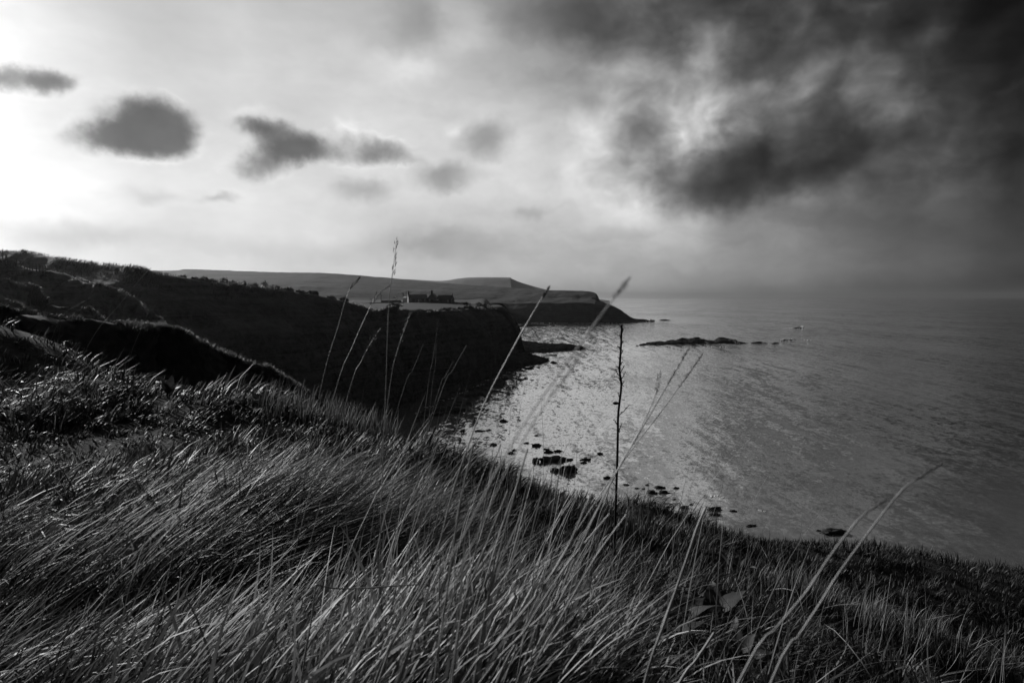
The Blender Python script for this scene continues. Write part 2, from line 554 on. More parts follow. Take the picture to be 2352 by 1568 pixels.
# farthest hill
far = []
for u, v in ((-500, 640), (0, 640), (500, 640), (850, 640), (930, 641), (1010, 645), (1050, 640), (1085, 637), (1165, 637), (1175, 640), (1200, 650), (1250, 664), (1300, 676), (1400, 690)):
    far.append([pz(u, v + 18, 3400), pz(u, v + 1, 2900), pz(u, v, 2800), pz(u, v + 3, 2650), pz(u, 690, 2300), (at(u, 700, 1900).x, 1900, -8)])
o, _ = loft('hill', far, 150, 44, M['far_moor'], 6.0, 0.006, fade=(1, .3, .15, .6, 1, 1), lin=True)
tag(o, 'faint flat-topped hill farthest along the coast', kind='structure')

# the long headland across the bay: plateau, scarp, lower shelf, sea
hd = []
for u, v, Y, vs, Ys, vt, ft in (
        (-700, 600, 1700, 640, 1250, 690, 700), (-100, 612, 1600, 650, 1200, 690, 720), (345, 621, 1500, 655, 1150, 690, 760), (430, 618, 1480, 655, 1150, 690, 780),
        (520, 621, 1450, 655, 1120, 690, 800), (640, 625, 1400, 656, 1100, 690, 830), (750, 627, 1350, 658, 1100, 691, 850), (880, 637, 1300, 664, 1080, 692, 880),
        (1000, 648, 1230, 670, 1050, 694, 880), (1120, 657, 1150, 675, 1020, 696, 880), (1200, 662, 1100, 679, 1000, 696, 870), (1260, 666, 1060, 682, 990, 696, 865),
        (1330, 667.5, 1030, 684, 975, 695, 862), (1362, 671, 1010, 686, 968, 696, 862), (1373, 680, 1000, 690, 965, 698, 864)):
    crest = at(u, v, Y)
    edge = at(u, v + 4, Y - 60) if u < 1100 else at(u, v + 1, Y - 25)
    scarp = at(u, vs, Ys)
    shelf = at(u, vt, 0.5 * (Ys + ft) + 10)
    toe = sea_at(u, 741) if u > 1100 else at(u, 700, ft)
    lip = shelf.lerp(toe, 0.35); lip.z = shelf.z * 0.72 + toe.z * 0.28
    backp = Vector((crest.x - 40, crest.y + 350, crest.z - 6))
    toe.z = -4 if u > 1100 else 22
    hd.append([backp, crest, edge, scarp, shelf, lip, toe])
# rounded seaward end
last = hd[-1]
e1 = [Vector((x.x + dx, x.y + dy, x.z * zf)) for x, dx, dy, zf in zip(last, (-10, 4, 4, 6, 34, 46, 62), (60, 30, 24, 18, 12, 8, 6), (.7, .8, .8, .9, .66, .4, 1))]
e2 = [Vector((x.x + dx, x.y + dy, z)) for x, dx, dy, z in zip(last, (-40, 6, 6, 10, 40, 60, 84), (160, 90, 70, 60, 60, 60, 56), (-4, -4, -4, -4, -4, -4, -4))]
hd += [e1, e2]
o, G = loft('headland', hd, 260, 80, M['farcliff'], 3.0, 0.035, octv=6, fade=(1, .3, .4, .9, .7, 1.2, .8), lin=True)
tag(o, 'long dark headland with a stepped seaward cliff across the bay', kind='structure')

# pasture with the cottage on it
fld = []
for u, near_v, nearY in ((500, 700, 250), (700, 705, 250), (820, 712, 262), (900, 716, 268), (983, 716, 278), (1072, 709.5, 322), (1118, 705.5, 372)):
    fld.append([Vector((at(u, near_v, nearY).x, nearY - 6, at(u, near_v, nearY).z - 4)), at(u, near_v, nearY), at(u, near_v - 5, nearY * 1.12), at(u, 696.5 if u < 1050 else 700, max(400, nearY * 1.1)), at(u, 692.5 if u < 1050 else 699, 470),
                at(u, 690, 620), at(u, 689, 800), at(u, 694, 900)])
fr = fld[-1]
fld.append([Vector((p.x + 12, p.y + 10, p.z - 3 - 16 * (i > 3))) for i, p in enumerate(fr)])
fld.append([Vector((p.x + 24, p.y + 20, -3)) for i, p in enumerate(fr)])
o, _ = loft('field', fld, 90, 70, M['pasture'], 0.5, 0.05, fade=(0, .5, .5, .4, .5, 1, 1, 1))
tag(o, 'flat pale pasture on the headland around the cottage', kind='structure')

# main cliff and hillside of the bay
cl = []
spec = [  # crest u, v, Y ; foot u, Y
    (-420, 552, 215, -500, 95), (-200, 566, 205, -260, 95), (0, 579, 195, -40, 95), (60, 585, 190, 30, 96), (110, 591, 185, 90, 97), (200, 605, 175, 190, 98), (290, 616, 168, 285, 99),
    (335, 622, 165, 335, 100), (352, 629, 164, 352, 100), (420, 639, 168, 420, 101), (520, 653, 180, 520, 108), (610, 662, 190, 610, 118), (700, 675, 205, 700, 132),
    (760, 686, 215, 765, 144), (820, 700, 235, 822, 160), (868, 713, 246, 868, 184), (890, 707, 252, 886, 196), (908, 705, 254, 905, 206), (926, 713, 258, 930, 220), (983, 714, 275, 985, 243), (1072, 709, 320, 1075, 270),
    (1114, 704, 366, 1136, 306), (1138, 711, 386, 1172, 350), (1146, 716, 398, 1186, 400)]
for u, v, Y, fu, fY in spec:
    c = at(u, v, Y)
    fd = ray(fu, 784)
    foot = Vector((fd.x * fY, fY, -1.5))
    n = (c - foot); n.z = 0
    Ln = n.length
    back = Vector((c.x * 1.1 - 4, c.y + 34, c.z - (5 if u < 880 else 3)))
    back2 = Vector((c.x * 1.2 - 6, c.y + 90, c.z - (16 if u < 880 else 10)))
    brow = c.lerp(foot, 0.14); brow.z = c.z * 0.93 - 0.4
    face1 = c.lerp(foot, 0.42); face1.z = c.z * 0.66
    face2 = c.lerp(foot, 0.68); face2.z = c.z * 0.28
    apron = c.lerp(foot, 0.86); apron.z = c.z * 0.06 + 0.6
    if u > 1000:      # steeper sea cliff at the point
        brow = c.lerp(foot, 0.34); brow.z = c.z * 0.93; face1 = c.lerp(foot, 0.72); face1.z = c.z * 0.66; face2 = c.lerp(foot, 0.9); face2.z = c.z * 0.34; apron = c.lerp(foot, 0.97); apron.z = 1.6
    cl.append([back2, back, c, brow, face1, face2, apron, foot])
# blunt end of the point
tip = [Vector((at(1100, 704, 392).x - 10, 470, 26)), Vector((at(1110, 704, 392).x - 4, 430, 29)), at(1136, 706, 394), at(1158, 719, 397), at(1180, 743, 399), at(1190, 772, 400), at(1194, 797, 400), Vector((at(1197, 784, 400).x, 400, -1.5))]
cl[-1] = tip
cl.append([Vector((p.x - 2, p.y + 26, p.z * 0.98 if p.z > 0 else p.z)) for p in tip])
cl.append([Vector((p.x - 22, p.y + 70, p.z * 0.7 if p.z > 0 else p.z)) for p in tip])
cl.append([Vector((p.x - 60, p.y + 120, -3)) for p in tip])
o, GC = loft('cliff', cl, 420, 90, M['cliff'], 4.2, 0.075, zs=0.4, octv=7, fade=(.6, .35, .16, .4, 1.0, 1.0, .7, .4))
tag(o, 'dark shaded cliff and hillside curving round the bay to a blunt point', kind='structure')


def ridge(name, label, crest, drop, mat, amp, freq, nu=160, nv=48, lean=(0.5, -0.75), back=(2.0, 6.0), face=0.55, lip=1.0):
    st = []
    for k, (u, v, Y) in enumerate(crest):
        c = at(u, v, Y)
        h = drop
        lp = lip * (1 + 0.5 * math.sin(k * 2.3) + 0.3 * math.sin(k * 5.1))
        q = c + Vector((lean[0] * lp, lean[1] * lp, -0.22 * lp))
        st.append([Vector((c.x - lean[0] * back[1], c.y - lean[1] * back[1], c.z - h * 0.55)),
                   Vector((c.x - lean[0] * back[0], c.y - lean[1] * back[0], c.z - h * 0.10)),
                   c, q,
                   Vector((q.x - lean[0] * 0.02 * h, q.y - lean[1] * 0.02 * h, q.z - h * 0.10)),
                   Vector((q.x + lean[0] * h * face * 0.25, q.y + lean[1] * h * face * 0.25, q.z - h * 0.4)),
                   Vector((q.x + lean[0] * h * face, q.y + lean[1] * h * face, q.z - h))])
    o, G = loft(name, st, nu, nv, mat, amp, freq, fade=(1, .8, .5, .8, 1, 1, 1))
    tag(o, label, kind='structure')
    return G


GR1 = ridge('hillside', 'grassy spur sweeping down below the fence on the left hillside',
            ((-400, 560, 140), (-150, 592, 136), (0, 606, 132), (80, 620, 130), (150, 634, 127), (215, 655, 123), (290, 680, 119), (330, 705, 116), (380, 745, 113), (440, 800, 110), (500, 860, 108)),
            34, M['cliff'], 2.6, 0.10, back=(14, 40), lip=5.0)
GR2 = ridge('hillside', 'middle spur of the left hillside with a pale crest',
            ((-400, 610, 95), (-150, 636, 92), (0, 656, 90), (60, 668, 89), (110, 690, 87), (160, 716, 85), (230, 740, 83), (300, 790, 81), (380, 850, 80)),
            26, M['cliff'], 1.9, 0.15, back=(8, 22), lip=3.0)
GR3 = ridge('hillside', 'low spur of the left hillside above the turf ledge',
            ((-400, 640, 62), (-150, 668, 60), (0, 692, 58), (50, 708, 57), (100, 736, 56), (150, 760, 55), (220, 800, 54)),
            18, M['cliff'], 1.3, 0.22, back=(6, 14), lip=2.0)
GL = ridge('ledge', 'overhanging turf ledge with a dark eroded face',
           ((-300, 694, 22), (-100, 708, 23), (0, 719, 24), (80, 727, 25), (160, 735, 26), (250, 741, 27), (320, 745, 28), (355, 752, 28.5), (400, 764, 29), (450, 782, 30), (520, 812, 31), (590, 844, 32), (640, 868, 33), (700, 900, 34), (780, 960, 36), (860, 1040, 38)),
           7, M['turf'], 0.75, 0.5, nu=360, nv=56, back=(3, 7), face=0.35, lip=1.1)

# near slope: thin-plate surface through points on the ground
ctrl = []


def g(u, v, Y, dz=0.0):
    p = at(u, v, Y)
    ctrl.append((p.x, p.y, p.z + dz))


for u, v, Y in ((0, 1568, 1.95), (600, 1568, 1.85), (1176, 1568, 1.85), (1800, 1568, 2.3), (2352, 1568, 4.6),
                (0, 1400, 2.7), (600, 1400, 2.6), (1176, 1400, 2.65), (1700, 1400, 3.3), (2100, 1400, 5.7), (2352, 1430, 7.4),
                (0, 1240, 3.7), (450, 1240, 3.5), (900, 1240, 3.7), (1300, 1250, 4.0), (1600, 1260, 5.0), (1900, 1300, 8.0), (2352, 1310, 16.0),
                (2100, 1262, 13.0), (1900, 1232, 11.0), (1700, 1212, 9.5), (1560, 1188, 8.4), (1430, 1140, 7.6), (1300, 1110, 7.0), (1150, 1090, 6.5), (1050, 1050, 6.6),
                (1200, 1180, 5.0), (900, 1120, 4.9), (600, 1110, 4.6), (250, 1110, 4.8), (0, 1110, 4.9),
                (960, 990, 7.3), (850, 950, 8.2), (700, 925, 9.2), (500, 960, 7.6), (250, 1000, 6.7), (0, 1000, 6.8),
                (520, 900, 10.0), (400, 872, 11.0), (250, 815, 14.0), (0, 775, 16.0), (-200, 760, 16.5), (0, 880, 9.8), (200, 890, 9.6), (-300, 1000, 6.9), (-300, 1300, 3.4)):
    g(u, v, Y, (-0.07 - 0.026 * Y - (0.06 if 850 <= u <= 1060 and v < 1130 else 0)) if not (1100 <= u <= 1950 and v < 1240) else -0.19)
ctrl += [(0, 0, H - 1.05), (-2, -2, H - 0.8), (2.5, -1.5, H - 1.35), (-5, 1, H - 0.9), (4, 1, H - 1.9), (8, 2, H - 3.3), (14, 4, H - 6.0), (20, 8, H - 9.5), (-9, 3, H - 0.9), (-14, 8, H - 0.8), (6, -3, H - 2.3)]
# beyond the brow it falls away to the shore
for u, Y, dz in ((-200, 22, -4.5), (0, 21, -4.5), (250, 19, -4.6), (450, 15, -4.2), (700, 13.5, -4.4), (900, 12.5, -4.8), (1100, 11.5, -5.0), (1300, 12.0, -5.6), (1500, 13, -6.3), (1700, 15, -7.4), (1900, 17.5, -8.8), (2100, 20, -10.5), (2352, 24, -13.5), (2600, 24, -15),
                 (-200, 40, -16), (250, 40, -17), (700, 36, -18), (1100, 34, -19), (1500, 36, -21), (1900, 40, -25), (2352, 45, -28), (2700, 46, -30),
                 (-200, 75, -37), (250, 72, -37), (700, 68, -37), (1100, 66, -37), (1500, 66, -37), (1900, 68, -37), (2352, 70, -38), (2800, 70, -38)):
    d = ray(u, 784)
    ctrl.append((d.x * Y, Y, H + dz))
C = np.array(ctrl)


def tps_k(r2):
    return np.where(r2 > 1e-12, 0.5 * r2 * np.log(np.maximum(r2, 1e-12)), 0.0)


n_ = len(C)
sc_ = 10.0
X_ = C[:, :2] / sc_
K = tps_k(((X_[:, None] - X_[None]) ** 2).sum(-1)) + np.eye(n_) * 2e-4
Pm = np.hstack([np.ones((n_, 1)), X_])
A = np.vstack([np.hstack([K, Pm]), np.hstack([Pm.T, np.zeros((3, 3))])])
sol = np.linalg.solve(A, np.concatenate([C[:, 2], np.zeros(3)]))

# tussock mounds (x, y, radius, height)
mounds = []


def mound_at(u, v, Y, r, h):
    p = at(u, v, Y)
    mounds.append((p.x, p.y, r, h))


mound_at(640, 1150, 4.2, 0.7, 0.22)
mound_at(880, 1080, 4.7, 0.5, 0.10)
mound_at(330, 1100, 4.9, 0.9, 0.16)
mound_at(150, 880, 9.6, 1.3, 0.35)
mound_at(560, 905, 9.4, 1.0, 0.25)
mound_at(1010, 1030, 7.0, 0.6, 0.15)
mound_at(1510, 1165, 8.4, 0.7, 0.28)
mound_at(1050, 1440, 2.4, 0.4, 0.10)
mound_at(2000, 1240, 11.5, 1.2, 0.06)
MD = np.array(mounds)


def ground_z(x, y):
    x = np.atleast_1d(np.asarray(x, float)); y = np.atleast_1d(np.asarray(y, float))
    out = np.empty(len(x))
    for i in range(0, len(x), 20000):
        q = np.stack([x[i:i + 20000], y[i:i + 20000]], 1)
        k = tps_k((((q / sc_)[:, None] - X_[None]) ** 2).sum(-1))
        z = k @ sol[:n_] + sol[n_] + (q / sc_) @ sol[n_ + 1:]
        dd = ((q[:, None] - MD[None, :, :2]) ** 2).sum(-1) / MD[:, 2] ** 2
        z = z + (np.exp(-dd) * MD[:, 3]).sum(1)
        p3 = np.concatenate([q, np.zeros((len(q), 1))], 1)
        z = z + 0.05 * fbm(p3 * 0.9, 3) + 0.10 * perlin(p3 * 0.32 + 9.1)
        out[i:i + 20000] = z
    return out


xs = np.concatenate([np.linspace(-34, -8, 60)[:-1], np.linspace(-8, 16, 190)[:-1], np.linspace(16, 60, 60)])
ys = np.concatenate([np.linspace(-5, 18, 180)[:-1], np.linspace(18, 72, 90)])
gx, gy = np.meshgrid(xs, ys, indexing='ij')
gz = ground_z(gx.ravel(), gy.ravel())
slope = mesh_obj('ground', np.stack([gx.ravel(), gy.ravel(), gz], 1), grid_faces(len(xs), len(ys)), M['soil'])
tag(slope, 'near clifftop slope under the grass, falling to the right', kind='structure')


def gz1(x, y):
    return float(ground_z([x], [y])[0])


def ground_hit(u, v, lift=0.0):
    d = ray(u, v)
    ysr = np.concatenate([np.arange(0.5, 8, 0.05), np.arange(8, 45, 0.2)])
    zz = ground_z(d.x * ysr, ysr) + lift
    h_ = H + d.z * ysr
    k_ = np.argmax(h_ < zz)
    return ysr[k_] if (h_ < zz).any() else None



DOCK_XY = []
for u_, v_, r_ in ((1560, 1440, .24), (1640, 1430, .27), (1490, 1510, .2), (1690, 1530, .2), (1690, 1330, .4), (385, 905, .3), (610, 930, .35), (960, 1120, .15), (1265, 1310, .1)):
    Y_ = ground_hit(u_, v_, 0.06) or 3.0
    DOCK_XY.append((ray(u_, v_).x * Y_, Y_, r_))
DOCK_XY = np.array(DOCK_XY)

# ------------------------------------------------------------------ grass
WIND = math.atan2(0.30, 1.0)


def blades(name, label, roots, L, Wd, az, lean0, lean1, tone, nseg, mat, droop=None):
    """ribbon blades: roots (n,3), length, width, azimuth of lean, starting and end lean (0 upright, pi/2 flat)"""
    n = len(roots)
    t = np.linspace(0, 1, nseg + 1)
    hx, hy = np.cos(az), np.sin(az)
    pos = np.zeros((n, nseg + 1, 3))
    pos[:, 0] = roots
    tw = rng.normal(0, 0.5, n)
    tang = np.zeros((n, nseg + 1, 3))
    for k in range(nseg + 1):
        th = lean0 + (lean1 - lean0) * t[k] ** 1.2
        a = az + tw * 0.85 * t[k]
        d = np.stack([np.cos(a) * np.sin(th), np.sin(a) * np.sin(th), np.cos(th)], 1)
        tang[:, k] = d
        if k < nseg:
            pos[:, k + 1] = pos[:, k] + d * (L / nseg)[:, None]
    # ribbon side vector: mostly horizontal, twisted a little
    side0 = np.stack([-hy, hx, np.zeros(n)], 1)
    rollang = rng.normal(0, 0.45, n)
    V = np.zeros((n, nseg + 1, 2, 3))
    for k in range(nseg + 1):
        nrm = np.cross(tang[:, k], side0)
        r_ = rollang + tw * t[k]
        s = side0 * np.cos(r_)[:, None] + nrm * np.sin(r_)[:, None]
        w = (Wd * 0.5 * (1 - t[k] ** 2.2) * (0.7 + 0.6 * min(1, t[k] * 3)) if k < nseg else Wd * 0.03)[:, None]
        V[:, k, 0] = pos[:, k] - s * w
        V[:, k, 1] = pos[:, k] + s * w
    vid = np.arange(n * (nseg + 1) * 2).reshape(n, nseg + 1, 2)
    F = np.stack([vid[:, :-1, 0], vid[:, :-1, 1], vid[:, 1:, 1], vid[:, 1:, 0]], -1).reshape(-1, 4)
    o = mesh_obj(name, V.reshape(-1, 3), F, mat)
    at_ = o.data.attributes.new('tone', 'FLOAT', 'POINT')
    tt = np.repeat(tone[:, None], (nseg + 1) * 2, 1).reshape(n, nseg + 1, 2) * (0.4 + 0.8 * t)[None, :, None]  # occlusion shade painted into the blade: dark at the root, paler at dry tips
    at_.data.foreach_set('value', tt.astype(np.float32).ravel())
    tag(o, label, 'grass', kind='stuff')
    return o


def sample_polar(n, r0, r1, a0, a1, pw):
    """points spread over a sector, thinning with distance r^-pw"""
    uu = rng.random(n)
    e = 2 - pw
    r = (r0 ** e + uu * (r1 ** e - r0 ** e)) ** (1 / e)
    a = R(a0) + rng.random(n) * R(a1 - a0)
    return r * np.sin(a), r * np.cos(a), r


# what the brow hides completely needs no blades: running skyline per azimuth, with a generous margin
ab = np.radians(np.arange(-60, 61, 1.0))
rb = np.concatenate([np.arange(0.6, 12, 0.25), np.arange(12, 60, 0.6)])
AB, RB = np.meshgrid(ab, rb, indexing='ij')
zb = ground_z((RB * np.sin(AB)).ravel(), (RB * np.cos(AB)).ravel()).reshape(AB.shape)
sky_run = np.maximum.accumulate((zb + 0.1 - H) / RB, axis=1)


def visible(x, y, z, r, h=0.5, margin=0.05):
    i = np.clip(np.round((np.degrees(np.arctan2(x, y)) + 60)).astype(int), 0, len(ab) - 1)
    j = np.clip(np.searchsorted(rb, r) - 1, 0, len(rb) - 1)
    return (z + h - H) / r > sky_run[i, j] - margin


def field(x, y, f, seed, octv=3):
    return fbm(np.stack([x * f, y * f, np.full(len(x), seed)], 1), octv)


def mound_w(x, y):
    d = ((np.stack([x, y], 1)[:, None] - MD[None, :, :2]) ** 2).sum(-1) / (MD[:, 2] * 1.2) ** 2
    return np.exp(-d)


def px_uv(x, y, z):
    """where a ground point lies in the photograph, used only to look up which sward grows there"""
    X, Y, Z = x, y, z - H
    zc_ = Y * CP - Z * SP
    yc_ = Y * SP + Z * CP
    return 1176 + 1568 * X / zc_, 784 - 1568 * yc_ / zc_


def sward(n, r0, r1, pw, nseg, name, label, a0=-52, a1=52, wscale=0.0026, lmul=1.0):
    x, y, r = sample_polar(n, r0, r1, a0, a1, pw)
    z = ground_z(x, y)
    keep = visible(x, y, z, r)
    x, y, z, r = x[keep], y[keep], z[keep], r[keep]
    # clumps: thin out by a noise field
    cl_ = field(x, y, 2.2, 3.3) + 0.6 * field(x, y, 6.0, 8.1, 2)
    near_dock = np.exp(-(((np.stack([x, y], 1)[:, None] - DOCK_XY[None, :, :2]) ** 2).sum(-1) / DOCK_XY[:, 2] ** 2)).max(1)
    keep = rng.random(len(x)) < np.clip(0.62 + 0.9 * cl_, 0.12, 1) * (1 - 0.85 * near_dock)
    x, y, z, r, cl_ = x[keep], y[keep], z[keep], r[keep], cl_[keep]
    nb = len(x)
    # every blade belongs to a tuft with its own lean, length and colour
    cell = 0.24
    gi, gj = np.floor(x / cell).astype(int), np.floor(y / cell).astype(int)
    bd = np.full(nb, 1e9); tcx = np.zeros(nb); tcy = np.zeros(nb); tid = np.zeros(nb, dtype=int)
    for di in (-1, 0, 1):
        for dj in (-1, 0, 1):
            hh_ = ((gi + di) * 73856093 ^ (gj + dj) * 19349663) & 0xFFFF
            cx_ = (gi + di + TUFT[hh_, 0]) * cell; cy_ = (gj + dj + TUFT[hh_, 1]) * cell
            d2 = (x - cx_) ** 2 + (y - cy_) ** 2
            k_ = d2 < bd
            bd = np.where(k_, d2, bd); tcx = np.where(k_, cx_, tcx); tcy = np.where(k_, cy_, tcy); tid = np.where(k_, hh_, tid)
    T = TUFT[tid]
    gap = np.sqrt(bd) / cell
    keep = rng.random(nb) < np.clip(1.35 - 1.3 * gap, 0.12, 1) * np.where(T[:, 5] < 0.16, 0.3, 1.0)
    x, y, z, r, T, gap, tcx, tcy = x[keep], y[keep], z[keep], r[keep], T[keep], gap[keep], tcx[keep], tcy[keep]
    nb = len(x)
    mw = mound_w(x, y).max(1)
    long_ = np.clip(0.5 + 0.9 * field(x, y, 0.55, 21.0), 0, 1)
    # short turf: strip on the left, and the slope on the right
    turf = np.exp(-(((x + 5.2) / 2.6) ** 2 + ((y - 7.0) / 1.3) ** 2)) * 0.9
    right = np.clip((x - 0.9) / 1.6, 0, 1) * np.clip((y - 2.6) / 1.5, 0, 1)
    Lm = (0.11 + 0.15 * long_ + 0.16 * mw) * (1 - 0.6 * turf) * (1 - 0.45 * right) * np.clip(1.15 - r * 0.03, 0.6, 1) * (0.6 + 0.9 * T[:, 2])
    L = Lm * rng.uniform(0.45, 1.3, nb) * lmul
    wd = np.maximum(0.0022, wscale * r ** 0.75) * rng.choice([0.5, 0.8, 1.0, 1.7], nb) * rng.uniform(0.7, 1.3, nb) * (1 - 0.3 * right)
    out = np.arctan2(y - tcy, x - tcx)
    aw = WIND + 0.7 * field(x, y, 0.7, 40.2) + (T[:, 3] - 0.5) * 3.2 * (1 - 0.5 * mw) + rng.normal(0, 0.34, nb)
    vx = np.cos(aw) + 0.75 * gap * np.cos(out); vy = np.sin(aw) + 0.75 * gap * np.sin(out)
    aw = np.arctan2(vy, vx)
    flat = np.clip(0.74 + 0.35 * mw + 0.3 * field(x, y, 0.9, 77.0) + 0.7 * (T[:, 4] - 0.5) - 0.35 * right - 0.1 * turf, 0.05, 1.1)
    l0 = np.clip(0.1 + 0.55 * flat + rng.normal(0, 0.24, nb), -0.2, 1.35)
    l1 = np.clip(l0 + 0.35 + 0.65 * flat + 1.1 * np.clip(T[:, 1] - 0.62, 0, 1) * 2 + rng.normal(0, 0.4, nb), 0.1, 2.6)
    stray = rng.random(nb) < 0.2
    aw = np.where(stray, rng.uniform(-math.pi, math.pi, nb), aw)
    dry = np.clip(0.3 + 0.8 * field(x, y, 0.8, 55.0) + 0.3 * mw + 1.0 * (T[:, 6] - 0.5) + 0.35 * np.exp(-((x + 0.15) ** 2 / 0.8 + (y - 2.0) ** 2 / 1.0)), 0.02, 0.95)
    isdry = rng.random(nb) < dry * 0.36
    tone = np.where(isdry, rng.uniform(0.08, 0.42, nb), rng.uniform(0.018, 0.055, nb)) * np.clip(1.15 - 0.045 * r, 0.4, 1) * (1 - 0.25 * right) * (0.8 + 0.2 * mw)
    return blades(name, label, np.stack([x, y, z - 0.02], 1), L, wd, aw, l0, l1, tone, nseg, M['grass'])


TUFT = np.random.default_rng(5).random((65536, 7))
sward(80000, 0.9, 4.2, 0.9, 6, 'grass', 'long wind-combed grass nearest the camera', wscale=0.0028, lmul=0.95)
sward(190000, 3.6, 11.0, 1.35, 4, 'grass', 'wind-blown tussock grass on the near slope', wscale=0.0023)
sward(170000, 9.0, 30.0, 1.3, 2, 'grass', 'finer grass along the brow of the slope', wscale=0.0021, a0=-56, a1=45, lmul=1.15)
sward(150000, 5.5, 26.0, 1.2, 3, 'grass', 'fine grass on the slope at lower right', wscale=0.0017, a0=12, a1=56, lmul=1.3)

# fringe of grass on the turf ledge and hillside crests
def fringe(name, label, G, rows, per, L, wd, tone=(0.05, 0.16), lean=0.6, jitter=0.5):
    nu, nv, _ = G.shape
    j = rng.integers(rows[0], rows[1], per)
    tI = rng.random(per) * (nu - 1.001)
    i = tI.astype(int); f = (tI - i)[:, None]
    p = G[i, j] * (1 - f) + G[i + 1, j] * f
    p = p[fbm(p * (14.0 / np.linalg.norm(p[0] - np.array([0, 0, H]))), 2) > -0.12]
    n = len(p)
    blades(name, label, p + rng.normal(0, 0.02, (n, 3)), rng.uniform(0.5, 1.3, n) * L, rng.uniform(0.6, 1.4, n) * wd, WIND + rng.normal(0, jitter, n),
           rng.uniform(0, lean, n), rng.uniform(0.3, 1.5, n), np.where(rng.random(n) < 0.3, tone[1], tone[0]) * rng.uniform(0.7, 1.4, n), 3, M['grass'])


fringe('grass', 'short sunlit turf along the top of the ledge', GL, (15, 30), 42000, 0.22, 0.009, tone=(0.014, 0.04))
fringe('grass', 'rough grass on the crest of the lowest spur', GR3, (11, 26), 16000, 0.5, 0.022, tone=(0.02, 0.045))
fringe('grass', 'rough grass on the crest of the middle spur', GR2, (11, 26), 16000, 0.6, 0.03, tone=(0.02, 0.045))
fringe('grass', 'rough grass on the spur below the fence', GR1, (9, 26), 20000, 0.6, 0.04, tone=(0.02, 0.045))
fringe('grass', 'rough grass along the skyline of the bay hillside', GC, (20, 40), 36000, 0.9, 0.07, tone=(0.012, 0.03))


# long combed blades over the big tussock and broad dry blades at the front
def patch_blades(name, label, n, cu, cv, Y, rx, ry, L, wd, azm, l0, l1, tone, nseg=6, dirspread=0.22):
    c = at(cu, cv, Y)
    a_ = rng.uniform(0, 6.28, n); r_ = np.sqrt(rng.random(n))
    x = c.x + rx * r_ * np.cos(a_); y = c.y + ry * r_ * np.sin(a_)
    z = ground_z(x, y)
    cl_ = field(x, y, 4.0, 91.0, 2)
    k_ = rng.random(n) < np.clip(0.6 + 1.0 * cl_, 0.1, 1)
    x, y, z, cl_ = x[k_], y[k_], z[k_], cl_[k_]
    n = len(x)
    blades(name, label, np.stack([x, y, z], 1), rng.uniform(*L, n), rng.uniform(*wd, n), azm + rng.normal(0, dirspread, n) + 0.5 * field(x, y, 1.6, 12.0, 2), rng.normal(l0, .16, n), rng.normal(l1, .2, n), rng.uniform(*tone, n) * rng.choice([0.35, 0.7, 1.0], n), nseg, M['grass'])


patch_blades('grass', 'long pale blades combed over the big tussock', 3000, 600, 1190, 3.9, 1.0, 0.4, (.35, .75), (.003, .0065), 0.38, .8, 1.42, (.12, .4), 6, .3)
patch_blades('grass', 'trailing blades on the dark side of the tussock', 2600, 720, 1270, 3.4, 0.8, 0.35, (.4, .7), (.003, .006), 0.1, .8, 1.6, (.04, .14))
patch_blades('grass', 'combed grass left of the big tussock', 1800, 200, 1230, 3.5, 1.1, 0.6, (.35, .65), (.003, .005), 0.45, .6, 1.35, (.06, .2))
patch_blades('grass', 'broad pale blades sweeping up at bottom centre', 1500, 760, 1560, 1.7, 0.6, 0.35, (.3, .6), (.004, .0105), 0.75, .45, 1.25, (.2, .55), 7, .5)
patch_blades('grass', 'broad blades leaning at bottom right of centre', 1100, 1120, 1500, 1.95, 0.5, 0.4, (.22, .45), (.004, .009), 0.5, .5, 1.4, (.14, .45), 7, .7)
patch_blades('grass', 'tangled blades at bottom left', 1500, 250, 1500, 2.1, 0.7, 0.5, (.25, .5), (.0035, .007), 0.5, .5, 1.4, (.04, .2), 7, .6)
patch_blades('grass', 'stiff tufts at the left end of the brow', 900, 760, 935, 8.6, 0.9, 0.6, (.25, .5), (.006, .010), 1.0, .1, .5, (.12, .3), 4, .5)
patch_blades('grass', 'upright tufts on the brow in the centre', 1100, 1180, 1110, 6.0, 1.3, 0.5, (.12, .26), (.004, .008), 0.9, .05, .45, (.06, .2), 4, .7)
patch_blades('grass', 'dry upright tufts at lower right', 800, 2000, 1400, 5.4, 1.0, 0.7, (.12, .3), (.003, .006), 0.6, .1, .8, (.14, .36), 4, .8)
patch_blades('grass', 'thin bare stems standing in the grass at lower right', 90, 1950, 1440, 4.6, 1.6, 1.0, (.25, .6), (.0022, .0036), 0.6, .02, .35, (.25, .5), 5, .8)
patch_blades('grass', 'thin bare stems standing along the brow', 120, 1350, 1150, 6.2, 2.2, 0.6, (.25, .55), (.003, .0055), 0.6, .0, .25, (.06, .25), 5, .9)
patch_blades('grass', 'thin pale stalks fanning up at bottom centre', 70, 1020, 1500, 1.75, 0.42, 0.35, (.55, .95), (.0022, .0036), 0.35, .12, .62, (.35, .5), 7, .25)
patch_blades('grass', 'thin pale stalks leaning over the slope right of centre', 40, 1500, 1450, 2.3, 0.6, 0.5, (.4, .8), (.0022, .0034), 0.4, .1, .6, (.3, .5), 7, .35)
patch_blades('grass', 'thin bare stems rising out of the tussock', 60, 900, 1130, 3.6, 1.0, 0.6, (.35, .75), (.0018, .003), 0.6, .05, .4, (.2, .45), 5, .6)

